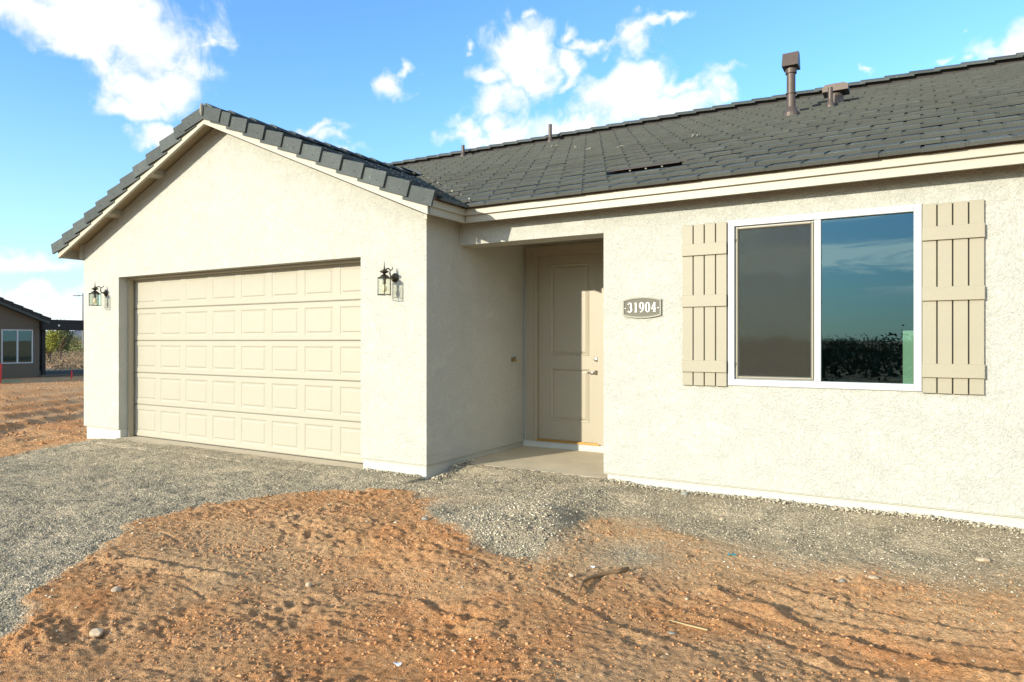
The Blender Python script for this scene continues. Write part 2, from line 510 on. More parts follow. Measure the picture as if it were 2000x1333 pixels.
CTRL = np.array([(-11.6, 5.9, -.11), (-11.3, 5.6, -.10), (-10.7, 5.8, -.04), (-10.4, 6.0, -.012), (-8, 5.95, .002), (-6.6, 5.9, -.004), (-5.5, 5.75, -.004), (-5.0, 5.7, -.006),
                 (-4.53, 5.75, -.022), (-4.42, 6.1, .0), (-4.45, 6.42, .045), (-3.6, 6.38, .062), (-2.7, 6.34, .058), (-2.1, 6.38, .03), (-1.1, 6.38, .04), (0, 6.38, .045),
                 (1, 6.38, .028), (3, 6.38, .02), (-3.3, 5.8, .05), (-2.75, 5.3, .11), (-2.62, 4.9, .13), (-2.72, 4.60, .07), (-3.0, 5.3, .08), (-2.25, 4.95, -.06), (-2.2, 5.3, -.02), (-2.45, 4.25, -.085), (-2.0, 4.7, -.07), (-3.3, 5.0, .0),
                 (-3.0, 3.0, -.11), (0, 4, -.10), (-1, 4.2, -.09), (-5, 3.3, -.04), (-3.5, 1.3, -.13), (-6, 2, -.07), (-7, 4.2, -.03), (-9, 4, -.05), (-10.5, 4.0, -.1),
                 (-13, 6, -.15), (-17, 8, -.16), (-30, 14, -.16), (3, 3, -.1), (0, 0, -.13), (-4.2, 4.9, -.03), (-5, 5, -.03), (0, 5.3, -.03), (-1.5, 5.4, -.02), (-40, -40, -.16), (40, -40, -.16), (-40, 40, -.16), (40, 40, -.16), (0, -12, -.16)])


def base_h(x, y):
    num = np.zeros_like(x); den = np.zeros_like(x)
    for cx, cy, cz in CTRL:
        wt = 1.0 / ((x - cx) ** 2 + (y - cy) ** 2 + .06) ** 2
        num += wt * cz; den += wt
    return num / den


GP = np.array([(-11.05, 7.2), (-11.05, 5.95), (-11.0, 5.63), (-10.78, 5.04), (-10.5, 4.29), (-9.6, 2.0), (-7.8, -2.0), (-6, -5), (-3.2, -3), (-3.6, 1.0),
               (-4.28, 1.77), (-4.52, 2.03), (-4.97, 2.54), (-5.58, 3.35), (-5.56, 3.86), (-5.36, 4.32), (-5.2, 4.75), (-4.8, 5.05), (-4.25, 5.2), (-3.92, 4.98), (-3.5, 4.55),
               (-3.05, 4.27), (-2.67, 4.16), (-2.4, 4.24), (-2.3, 4.68), (-2.3, 5.12), (-1.93, 5.2), (-1.49, 5.03), (-1.08, 4.98), (-.7, 4.95), (-.27, 4.97),
               (.15, 5.03), (.58, 5.3), (2, 5.35), (6, 5.3), (6, 7.2)])


def sdist(x, y, P):
    """signed distance to polygon, positive inside"""
    d = np.full(x.shape, 1e9); ins = np.zeros(x.shape, bool); n = len(P)
    for i in range(n):
        ax, ay = P[i]; bx, by = P[(i + 1) % n]
        ex, ey = bx - ax, by - ay
        t = np.clip(((x - ax) * ex + (y - ay) * ey) / (ex * ex + ey * ey + 1e-12), 0, 1)
        d = np.minimum(d, (x - ax - t * ex) ** 2 + (y - ay - t * ey) ** 2)
        c = ((ay > y) != (by > y)) & (x < (bx - ax) * (y - ay) / (by - ay + 1e-12) + ax)
        ins ^= c
    d = np.sqrt(d)
    return np.where(ins, d, -d)


def gmask(x, y):
    near = (x > -14) & (x < 8) & (y > -6) & (y < 8)
    s = np.full(x.shape, -5.0)
    if near.any():
        xx, yy = x[near], y[near]
        ss = sdist(xx, yy, GP)
        ss = ss + pn(xx, yy, .5, 3) * .17 + pn(xx, yy, .16, 4) * .09 + pn(xx, yy, .05, 5) * .04
        s[near] = ss
    # soft right side (thin gravel strewn on dirt), crisp on the driveway side
    soft = np.where(x > -2.35, .30, .05)
    m = np.clip(.5 + s / (2 * soft), 0, 1)
    gp = np.exp(-(((x + 1.75) / .34) ** 2 + ((y - 4.62) / .36) ** 2)) * .75          # grey patch spilled on the dirt
    op = np.exp(-(((x + 2.18) / .16) ** 2 + ((y - 5.15) / .22) ** 2)) * .8           # small orange patch by the mound
    op2 = np.exp(-(((x + 1.62) / .35) ** 2 + ((y - 5.08) / .10) ** 2)) * .7
    op3 = np.exp(-(((x + 4.05) / .45) ** 2 + ((y - 5.05) / .2) ** 2)) * .45
    m = np.clip(np.maximum(m, gp + pn(x, y, .12, 9) * .5 * gp) - op - op2 - op3, 0, 1)
    return m


def seg_d(x, y, pts):
    d = np.full(x.shape, 1e9); side = np.zeros(x.shape)
    for (ax, ay), (bx, by) in zip(pts, pts[1:]):
        ex, ey = bx - ax, by - ay; L2 = ex * ex + ey * ey
        t = np.clip(((x - ax) * ex + (y - ay) * ey) / L2, 0, 1)
        dd = np.hypot(x - ax - t * ex, y - ay - t * ey)
        sg = np.sign(ex * (y - ay) - ey * (x - ax))
        c = dd < d
        d = np.where(c, dd, d); side = np.where(c, sg, side)
    return d, side


RUTS = [([(-1.1, 4.28), (-.69, 4.13), (-.46, 3.99), (-.21, 3.91), (.1, 3.86), (.6, 3.88)], .034, .055),
        ([(-.95, 4.32), (-.5, 4.16), (-.1, 4.13), (.45, 4.2), (1.0, 4.3)], .020, .05),
        ([(-.7, 4.55), (-.3, 4.40), (.1, 4.36), (.6, 4.45)], .020, .05),
        ([(-1.0, 4.75), (-.6, 4.62), (-.2, 4.58), (.4, 4.7)], .012, .05),
        ([(-1.3, 3.95), (-.8, 3.75), (-.4, 3.62), (.1, 3.55)], .016, .045),
        ([(-1.9, 3.65), (-1.4, 3.45), (-.9, 3.35)], .014, .04),
        ([(-3.05, 3.95), (-2.6, 3.9), (-2.25, 3.72)], .014, .035),
        ([(-4.5, 4.1), (-4.0, 4.2), (-3.4, 4.05)], .014, .035),
        ([(-4.7, 2.65), (-4.3, 2.75), (-3.9, 2.85)], .025, .05),
        ([(-2.95, 3.2), (-2.6, 3.25), (-2.3, 3.1), (-2.0, 3.12)], .018, .04)]
FAR = [([(-14.2, 5.6), (-15.2, 7.4), (-16.2, 9.2)], .09, .16), ([(-16.3, 6.7), (-17.4, 8.9), (-18.2, 11)], .11, .18), ([(-18.3, 7.5), (-19.3, 9.9), (-20, 12)], .11, .2),
       ([(-22.8, 9.4), (-22.9, 11.8), (-23.2, 14)], .12, .24), ([(-20.5, 8.4), (-21.1, 10.8), (-21.5, 13)], .11, .22)]


def height(x, y, m=None, micro=True):
    if m is None: m = gmask(x, y)
    h = base_h(x, y)
    near = np.clip((32 - np.hypot(x, y)) / 20, 0, 1)
    d = 1 - m
    wall = np.clip((6.36 - y) / .35, .12, 1)
    r = np.zeros_like(x)
    def rdg(s, sd): return 1 - np.abs(pn(x, y, s, sd)) * 2.6
    r += d * (pn(x, y, .9, 11) * .030 + pn(x, y, .38, 12) * .016)
    patch = np.clip(.28 + pn(x, y, .7, 31) * 2.2, .05, 1.2)
    r += d * patch * (pn(x, y, .17, 13) * .026 + np.maximum(rdg(.13, 14) - .4, 0) * .020 - np.maximum(rdg(.33, 24) - .62, 0) * .04 + pn(x, y, .07, 15) * .016)
    if micro:
        r += d * patch * (pn(x, y, .04, 16) * .013) + d * pn(x, y, .032, 17) * .006 + d * np.maximum(pn(x, y, .055, 22) - .16, 0) * .018
        r += m * (pn(x, y, .026, 18) * .009 + pn(x, y, .09, 21) * .014)
    r += m * (pn(x, y, .8, 19) * .020 + pn(x, y, .3, 20) * .014)
    # long shallow scrape marks on the right side, running with the wheel ruts
    u = x * .965 - y * .26; v = x * .26 + y * .965
    sc = np.clip((x + 1.6) / .9, 0, 1) * d
    r += sc * (np.maximum(.75 - np.abs(pn(u * .16 + pn(x, y, .5, 34) * .05, v, .16, 33)) * 5, 0) * -.022 * np.clip(pn(x, y, .6, 39) * 4, 0, 1) + pn(u * .2, v, .07, 35) * .006)
    sl = np.clip((-2.0 - x) / 1.0, 0, 1) * d
    r += sl * (np.maximum(.6 - np.abs(pn(x * .5 + y * .3, y - x * .3, .22, 36)) * 5, 0) * -.024 * np.clip(pn(x, y, .5, 40) * 4, 0, 1))
    if micro: r += d * (pn(x, y, .026, 37) * .008 * np.clip(.7 + pn(x, y, .3, 43) * 2, .15, 1.4) + np.maximum(pn(x, y, .036, 44) - .22, 0) * .03 + np.maximum(pn(x, y, .06, 38) - .08, 0) * .012)
    h = h + r * near * wall
    h = h + np.where(x < -11.4, (pn(x, y, .8, 41) * .05 + pn(x, y, .3, 42) * .05) * near, 0)
    h = h - m * .004 + np.where(m < .5, .012, 0) * np.clip((x + 6.2) / .3, 0, 1) * np.clip((-3.9 - x) / .3, 0, 1)
    for pts, A, wd in RUTS:
        dd, sg = seg_d(x, y, pts)
        dd = dd + pn(x, y, .11, 51) * .02
        h = h + A * (np.exp(-((dd * sg + wd * .5) / wd) ** 2) - .8 * np.exp(-((dd * sg - wd * .7) / wd) ** 2)) * np.exp(-np.maximum(dd - .15, 0) * 20) * np.clip(1 + pn(x, y, .2, 52) * 1.3, .2, 2)
    gw = (x < -4.5) & (y > 5.80) & (y < 7.5) & (x > -11.32)
    h = np.where(gw, np.minimum(h, -.03), h)
    gs = (x < -4.56) & (x > -10.3) & (y > 5.45) & (y <= 5.80)
    h = np.where(gs, np.maximum(h * .3 + .006 + pn(x, y, .07, 91) * .008, -.004), h)
    ge = (x > -4.5) & (x < -2.74)
    h = np.where(ge & (y > 6.43), np.minimum(h, .03), h)
    es = ge & (y > 6.15) & (y <= 6.43)
    wgt = np.clip((y - 6.15) / .15, 0, 1)
    h = np.where(es, h * (1 - wgt) + wgt * (.066 + pn(x, y, .07, 92) * .012), h)
    if (x < -12).any():
        for pts, A, wd in FAR:
            dd, sg = seg_d(x, y, pts)
            h = h + A * np.exp(-((dd + pn(x, y, .4, 53) * .06) / wd) ** 2)
    return h


def spaced(lo, hi, a, b, step, grow, mid=None, far=1.09):
    """coordinates: fine between a and b, then growing outwards to lo and hi"""
    core = list(np.arange(a, b + 1e-6, step))
    def run(start, end, sgn):
        o = []; s = step; p = start
        while (end - p) * sgn > 0:
            s = min(s * (grow if abs(p - start) < 22 else far), 400)
            if mid and abs(p - start) < mid[0]: s = min(s, mid[1])
            p += s * sgn; o.append(p)
        return o
    return np.array(run(a, lo, -1)[::-1] + core + run(b, hi, 1))


gx = spaced(-9000, 9000, -6.4, 1.1, .0115, 1.020, (5.5, .035))
gy = spaced(-9000, 9000, 1.35, 6.48, .0115, 1.024)
GX, GY = np.meshgrid(gx, gy)
GM = gmask(GX, GY)
GH = height(GX, GY, GM)
TAN = np.clip(np.exp(-np.maximum(-(sdist(GX.ravel(), GY.ravel(), GP) if False else np.zeros(1)), 0)), 0, 1) * 0
tanv = np.clip(.5 + pn(GX, GY, 1.4, 61) * 1.1 + pn(GX, GY, .5, 62) * .5 - .15, 0, 1) * np.clip((GX + 5.2) / 4, .0, 1) * .8
tanv = np.maximum(tanv, np.clip(np.exp(-((GY - 5.2) / .5) ** 2) * np.clip((GX + 2.6) / .5, 0, 1), 0, 1) * .6)


def ground_part(name, sel_faces, label_kind):
    ny, nx = GX.shape
    idx = np.arange(nx * ny).reshape(ny, nx)
    q = np.stack([idx[:-1, :-1], idx[:-1, 1:], idx[1:, 1:], idx[1:, :-1]], -1)[sel_faces]
    used, inv = np.unique(q.ravel(), return_inverse=True)
    co = np.stack([GX.ravel()[used], GY.ravel()[used], GH.ravel()[used]], -1).astype(np.float32)
    me = bpy.data.meshes.new(name)
    nf = len(q)
    me.vertices.add(len(used)); me.vertices.foreach_set('co', co.ravel())
    me.loops.add(nf * 4); me.loops.foreach_set('vertex_index', inv.astype(np.int32).ravel())
    me.polygons.add(nf); me.polygons.foreach_set('loop_start', np.arange(0, nf * 4, 4, dtype=np.int32))
    try: me.polygons.foreach_set('loop_total', np.full(nf, 4, dtype=np.int32))
    except Exception: pass
    me.update(calc_edges=True)
    me.polygons.foreach_set('use_smooth', np.ones(nf, dtype=bool))
    for an, arr in (('gravel', GM), ('tan', tanv)):
        at = me.attributes.new(an, 'FLOAT', 'POINT'); at.data.foreach_set('value', arr.ravel()[used].astype(np.float32))
    me.materials.append(M_GROUND)
    o = link(bpy.data.objects.new(name, me)); o['kind'] = 'structure'
    return o


fm = (GM[:-1, :-1] + GM[1:, 1:]) / 2 > .5
cxm = (GX[:-1, :-1] + GX[1:, 1:]) / 2
ground_part('gravel_driveway', fm & (cxm < -4.35), 1)
ground_part('gravel_path', fm & (cxm >= -4.35), 1)
ground_part('ground', ~fm, 0)


def gz(x, y):
    a = np.array([float(x)]); b = np.array([float(y)])
    return float(height(a, b)[0])


# ---- loose stones: scattered small angular stones, one joined mesh
OCT = np.array([(1, 0, 0), (0, 1, 0), (-1, 0, 0), (0, -1, 0), (0, 0, 1), (0, 0, -1)], float)
OF = np.array([(0, 1, 4), (1, 2, 4), (2, 3, 4), (3, 0, 4), (1, 0, 5), (2, 1, 5), (3, 2, 5), (0, 3, 5)])


def scatter(name, x, y, size, mat, seed, flat=.7, sink=.25, zoff=None):
    rng = np.random.default_rng(seed); n = len(x)
    z = height(x, y) if zoff is None else zoff
    co = OCT[None] * (1 + rng.uniform(-.35, .35, (n, 6, 1))) + rng.uniform(-.22, .22, (n, 6, 3))
    sc = size[:, None, None] * np.stack([rng.uniform(.75, 1.25, n), rng.uniform(.6, 1.0, n), rng.uniform(.45, .9, n) * flat * 1.2], -1)[:, None, :]
    co = co * sc
    a = rng.uniform(0, 2 * np.pi, n); b = rng.uniform(-.5, .5, n)
    ca, sa, cb, sb = np.cos(a)[:, None], np.sin(a)[:, None], np.cos(b)[:, None], np.sin(b)[:, None]
    X, Y, Z = co[..., 0], co[..., 1], co[..., 2]
    Y, Z = Y * cb - Z * sb, Y * sb + Z * cb
    X, Y = X * ca - Y * sa, X * sa + Y * ca
    co = np.stack([X + x[:, None], Y + y[:, None], Z + (z + size * sink)[:, None]], -1).astype(np.float32)
    f = (OF[None] + (np.arange(n) * 6)[:, None, None]).reshape(-1, 3)
    me = bpy.data.meshes.new(name); nf = len(f)
    me.vertices.add(n * 6); me.vertices.foreach_set('co', co.ravel())
    me.loops.add(nf * 3); me.loops.foreach_set('vertex_index', f.astype(np.int32).ravel())
    me.polygons.add(nf); me.polygons.foreach_set('loop_start', np.arange(0, nf * 3, 3, dtype=np.int32))
    me.update(calc_edges=True)
    me.materials.append(mat)
    return link(bpy.data.objects.new(name, me))


rg = np.random.default_rng(5)
def sample(n, x0, x1, y0, y1):
    return rg.uniform(x0, x1, n), rg.uniform(y0, y1, n)
# driveway and mound gravel
xs1, ys1 = sample(125000, -7.6, .9, 1.4, 6.38)
m1 = gmask(xs1, ys1)
heap = np.exp(-(((xs1 + 2.75) / .55) ** 2 + ((ys1 - 4.75) / .55) ** 2)) + np.exp(-((sdist(xs1, ys1, GP) - .1) / .16) ** 2) * (xs1 < -4.4) * .8
keep = (rg.uniform(0, 1, len(xs1)) < m1 ** 1.5 * np.clip(.55 + pn(xs1, ys1, .45, 71) * 1.1 + heap, .15, 1.6)) & ~((xs1 < -4.5) & (ys1 > 5.74))
xs2, ys2 = sample(12000, -11.0, -7.6, 2.6, 5.9)
m2 = gmask(xs2, ys2)
k2 = rg.uniform(0, 1, len(xs2)) < m2 * .8
X1 = np.concatenate([xs1[keep], xs2[k2]]); Y1 = np.concatenate([ys1[keep], ys2[k2]])
okk = ~((X1 > -4.55) & (X1 < -2.7) & (Y1 > 6.5))
X1, Y1 = X1[okk], Y1[okk]
hp = np.exp(-(((X1 + 2.65) / .5) ** 2 + ((Y1 - 4.65) / .5) ** 2))
sz1 = .0038 + rg.power(.24, len(X1)) * .011 * (.7 + .6 * hp)
tag(scatter('gravel', X1, Y1, sz1, M_STONE, 1), 'loose crushed grey stone covering the driveway and the entry mound', 'gravel', kind='stuff')
xe, ye = sample(16000, -6.2, .9, 1.5, 5.6)
se = sdist(xe, ye, GP)
ke = (se < 0) & (rg.uniform(0, 1, len(xe)) < np.exp(se / .22) * .55 + .012)
tag(scatter('stray_gravel', xe[ke], ye[ke], .004 + rg.power(.3, int(ke.sum())) * .010, M_STONE, 8, sink=.15), 'grey stones kicked loose over the edge of the gravel onto the dirt', 'gravel', kind='stuff')
# gravel drifted thicker along the foot of the walls
nw = 2600
xw = rg.uniform(-2.72, .95, nw); yw = 6.425 - np.abs(rg.normal(0, .05, nw))
xa = rg.uniform(-5.4, -4.55, 500); ya = 5.81 - np.abs(rg.normal(0, .05, 500))
xb = -4.50 + np.abs(rg.normal(0, .04, 700)); yb = rg.uniform(5.85, 6.6, 700)
Xw = np.concatenate([xw, xa, xb]); Yw_ = np.concatenate([yw, ya, yb])
zw = height(Xw, np.minimum(Yw_, 6.38)) + rg.uniform(0, .014, len(Xw))
tag(scatter('wall_gravel', Xw, Yw_, .006 + rg.power(.3, len(Xw)) * .014, M_STONE, 2, zoff=zw), 'coarse grey stones heaped against the foot of the house walls', 'gravel', kind='stuff')
# dirt clods
xs3, ys3 = sample(110000, -5.7, .9, 1.4, 5.6)
m3 = gmask(xs3, ys3)
k3 = rg.uniform(0, 1, len(xs3)) < (1 - m3) ** 2 * np.clip(.45 + pn(xs3, ys3, .5, 81) * 1.6, .10, 1)
X3, Y3 = xs3[k3], ys3[k3]
tag(scatter('dirt_clods', X3, Y3, .0022 + rg.power(.11, len(X3)) * .014, M_CLOD, 3, sink=.1), 'crumbled clods of orange earth scattered over the bare dirt', 'soil clods', kind='stuff')
xs4, ys4 = sample(15000, -30, -11.4, 3.5, 18)
tag(scatter('field_clods', xs4, ys4, .008 + rg.power(.2, len(xs4)) * .04, M_CLOD, 4, sink=.1), 'brown clods on the graded lot left of the garage', 'soil clods', kind='stuff')
# pale pebbles
xs5, ys5 = sample(800, -5.7, .9, 1.4, 5.4)
m5 = gmask(xs5, ys5); k5 = m5 < .7
tag(scatter('pebbles', xs5[k5], ys5[k5], .004 + rg.power(.3, int(k5.sum())) * .011, M_ROCK, 6, sink=.35), 'small pale pebbles strewn across the orange dirt', 'pebbles', kind='stuff')


def rock(x, y, s, label, mat=M_ROCK, sq=(1, .8, .65), seed=0, rz=0):
    bm = bmesh.new(); bmesh.ops.create_icosphere(bm, subdivisions=2, radius=1)
    rr = random.Random(seed)
    off = [Vector((rr.uniform(-1, 1), rr.uniform(-1, 1), rr.uniform(-1, 1))).normalized() for _ in range(9)]
    for v in bm.verts:
        d = v.co.normalized(); k = 1.0
        for q in off: k = min(k, .72 / max(.05, d.dot(q)) if d.dot(q) > .72 else 1)
        v.co = Vector((d.x * sq[0], d.y * sq[1], d.z * sq[2])) * s * k * rr.uniform(.95, 1.05)
    me = bpy.data.meshes.new('rock'); bm.to_mesh(me); bm.free(); me.materials.append(mat)
    o = link(bpy.data.objects.new('rock', me)); o.location = (x, y, gz(x, y) + s * sq[2] * .45); o.rotation_euler = (0, 0, rz)
    tag(o, label, 'rock'); return o


M_ROCK2 = paint('grey_rock', (.22, .21, .17), .9, .2, .5, 60)
M_ROCK3 = paint('pink_rock', (.55, .30, .18), .9, .15, .5, 60)
rock(-3.80, 2.01, .042, 'pale angular rock on orange dirt, lowest rock toward the left foreground', seed=1)
rock(-4.19, 2.33, .034, 'pale rounded rock in a dirt hollow just inside the driveway edge', seed=2, rz=1)
rock(-3.36, 3.09, .026, 'pinkish pale rock alone in the middle of the orange dirt', seed=3, mat=M_ROCK)
rock(-5.40, 4.34, .024, 'cream rock sitting on the line where gravel meets dirt', seed=4)
rock(-4.40, 5.98, .016, 'small orange-pink stone on gravel beside the garage corner', M_ROCK3, seed=5)
rock(-1.88, 6.30, .038, 'grey-brown clod of rock against the stem wall right of the entry', M_ROCK2, seed=6)
rock(-3.42, 4.36, .035, 'grey stone at the left rim of the gravel mound', M_ROCK2, seed=7)
rock(-.25, 4.86, .030, 'flat pale stone on the dirt below the right shutter', seed=8, sq=(1.2, .8, .4))
rock(-.42, 4.80, .024, 'rounded grey stone just left of the flat pale stone', M_ROCK2, seed=9)
rock(-1.40, 5.72, .022, 'white-topped stone lying alone in the gravel below the left shutter', seed=10)
rock(.36, 5.55, .045, 'large buff stone in the gravel near the right border', seed=11, sq=(1.1, .8, .5))
rock(-1.91, 3.94, .022, 'small pale stone left of the bent stick', seed=12)
rock(-1.12, 3.52, .022, 'dark flat stone below the straw twig', M_ROCK2, seed=13, sq=(1.2, .8, .35))

P = [(-1.745, 3.70), (-1.79, 3.86), (-1.79, 4.0), (-1.755, 4.10), (-1.70, 4.18), (-1.65, 4.27)]
mb = MB(); mb.tube([(x, y, gz(x, y) + .016 + .008 * math.sin(i * 1.3)) for i, (x, y) in enumerate(P)], [.008, .011, .013, .015, .018, .012], 8)
st = mb.build('stick', M_STICK, smooth=True); tag(st, 'crooked dark brown stick lying on the orange dirt', 'stick')
P = [(-1.19, 3.70), (-1.08, 3.66), (-.96, 3.63)]
mb = MB(); mb.tube([(x, y, gz(x, y) + .012) for x, y in P], [.003, .005, .005], 6)
tag(mb.build('twig', M_TWIG), 'short straight straw coloured twig on the dirt right of the stick', 'twig')
P = [(-.93, 4.45), (-.90, 4.55), (-.80, 4.60), (-.72, 4.56)]
mb = MB(); mb.tube([(x, y, gz(x, y) + .012) for x, y in P], [.004, .006, .005, .003], 6)
tag(mb.build('twig', M_STICK), 'thin curled dark twig near the wheel ruts', 'twig')
M_TEAL = paint('teal_plastic', (.0, .22, .26), .4, .05)
M_PAPER = paint('crumpled_paper', (.6, .65, .7), .7, .1)
def scrap(name, x, y, s, mat, label, cat, seed):
    rr = random.Random(seed); n = 3; vs = []; z0 = gz(x, y) + .012
    for j in range(n + 1):
        for i in range(n + 1):
            vs.append((x + (i / n - .5) * s, y + (j / n - .5) * s * .6, z0 + rr.uniform(0, s * .3)))
    fs = [(j * (n + 1) + i, j * (n + 1) + i + 1, (j + 1) * (n + 1) + i + 1, (j + 1) * (n + 1) + i) for j in range(n) for i in range(n)]
    o = mesh_obj(name, vs, fs, mat); sm = o.modifiers.new('thick', 'SOLIDIFY'); sm.thickness = .0015
    tag(o, label, cat)
scrap('plastic_scrap', -1.12, 4.86, .05, M_TEAL, 'tiny teal plastic scrap on the dirt below the window', 'litter', 1)
scrap('paper_scrap', -2.14, 2.52, .035, M_PAPER, 'small crumpled whitish paper scrap in the near foreground dirt', 'litter', 2)
scrap('paper_scrap', -1.86, 4.17, .03, M_PAPER, 'bluish white crumpled scrap just left of the bent stick', 'litter', 3)

# ================================================================== HOUSE
house = empty('house', (-4.53, 5.808, 0)); tag(house, 'new single storey cream stucco house with two car garage and charcoal tile roof', 'house')
HL = Vector(house.location)
# (children are given world coordinates, so cancel the parent's offset)
def H(o, parent=None):
    o.parent = parent or house
    if parent is None: o.matrix_parent_inverse = Matrix.Translation(-HL)
    return o
def HE(name, parent=None):
    return H(empty(name), parent)

XL, XR = -11.353, -4.53
YG, YM, YD = 5.808, 6.414, 7.916
ZS = .13                         # top of the stem wall
OX0, OX1, OZ = -10.375, -5.475, 2.422   # garage opening
PL = lambda x: 4.456 - .4167 * abs(x + 7.94)     # underside line of the gable tiles
PM = lambda y: .4167 * y + .36                   # underside line of the main roof tiles

# garage walls
mb = MB(); cells(mb, [XL, OX0, OX1, XR], [ZS, OZ, 2.74], lambda x, z: not (OX0 < x < OX1 and z < OZ), YG, YG + .2)
zs_ = [(XL, 2.74), (XR, 2.74), (XR, PL(XR) - .07), (-7.94, PL(-7.94) - .07), (XL, PL(XL) - .07)]
mb.prism(zs_, 'y', YG, YG + .2)
H(mb.build('garage_front_wall', M_STUCCO, fix=False))
mb = MB(); mb.box(XR - .2, XR, YG + .2, YD + .2, ZS, 2.86)
H(mb.build('garage_side_wall', M_STUCCO))
mb = MB(); mb.box(XL, XL + .2, YG + .2, 16, ZS, 2.86)
H(mb.build('garage_far_side_wall', M_STUCCO))
# main wall with window opening; header over the entry
WX0, WX1, WZ0, WZ1 = -1.496, .007, 1.066, 2.553
mb = MB(); cells(mb, [-2.745, WX0, WX1, 7], [ZS, WZ0, WZ1, 2.90], lambda x, z: not (WX0 < x < WX1 and WZ0 < z < WZ1), YM, YM + .16)
H(mb.build('front_wall', M_STUCCO, fix=False))
mb = MB(); mb.box(XR, -2.745, YM, YM + .29, 2.555, 2.90)
H(mb.build('entry_header', M_STUCCO))
mb = MB(); mb.box(-2.745, -2.6, YM + .16, YD + .2, ZS, 2.90)
H(mb.build('entry_side_wall', M_STUCCO))
DX0, DX1, DZ1 = -4.33, -3.45, 2.585
mb = MB(); cells(mb, [XR, DX0, DX1, -2.745], [.15, DZ1, 2.79], lambda x, z: not (DX0 < x < DX1 and z < DZ1), YD, YD + .15)
H(mb.build('entry_back_wall', M_STUCCO, fix=False))
mb = MB(); mb.box(XR, -2.745, YM + .29, YD, 2.79, 2.82)
H(mb.build('entry_ceiling', M_SOFFIT))
mb = MB(); mb.box(7, 7.2, YM, 18, ZS, 2.9); mb.box(XL, 7.2, 18, 18.2, ZS, 2.9)
H(mb.build('rear_wall', M_STUCCO))
# stem walls (stucco stands proud of them)
mb = MB()
mb.box(XL + .03, OX0 - .010, YG + .03, YG + .26, -.3, ZS)
mb.box(OX1 + .012, XR - .025, YG + .03, YG + .26, -.3, ZS)
mb.box(XR - .2, XR - .025, YG + .26, YD + .1, -.3, ZS)
mb.box(XL + .03, XL + .2, YG + .26, 18, -.3, ZS)
mb.box(-2.715, 7, YM + .03, YM + .2, -.3, ZS)
H(mb.build('stem_wall', M_STEM))
mb = MB(); mb.box(XR - .02, -2.72, YD - .012, YD + .2, -.1, .149)
H(mb.build('door_step', M_STEM))
# weep screed: thin metal bead under the stucco
mb = MB(); mb.box(-2.74, 7, YM - .004, YM + .03, ZS - .010, ZS - .001)
H(mb.build('weep_screed', M_TRIM)); mb = MB()
mb.box(XL, OX0 - .002, YG - .003, YG + .03, ZS - .009, ZS - .001); H(mb.build('weep_screed', M_TRIM)); mb = MB(); mb.box(OX1 + .002, XR + .002, YG - .003, YG + .03, ZS - .009, ZS - .001)
H(mb.build('weep_screed', M_TRIM)); mb = MB(); mb.box(XR - .025, XR + .003, YG + .031, YD, ZS - .009, ZS - .001)
H(mb.build('weep_screed', M_TRIM))
# slabs
mb = MB(); mb.box(XL + .2, XR - .21, 5.95, 9, -.2, -.002); mb.box(OX0 - .008, -7.956, 5.74, 5.95, -.2, -.001); mb.box(-7.95, OX1 + .008, 5.74, 5.95, -.2, -.001)
sl = mb.build('garage_slab', M_SLAB); H(sl)
mb = MB(); mb.box(XR - .02, -2.74, YM + .02, YD, -.1, .065); mb.box(XR - .02, -2.74, YM - .05, YM + .02, -.1, .062)
H(mb.build('entry_slab', M_SLAB))
# garage inside, dark
mb = MB(); mb.box(XL + .2, XR - .2, 9, 9.1, 0, 2.8); mb.box(XL + .2, XR - .2, YG + .3, 9.1, 2.72, 2.8)
H(mb.build('garage_lining', M_DARK))

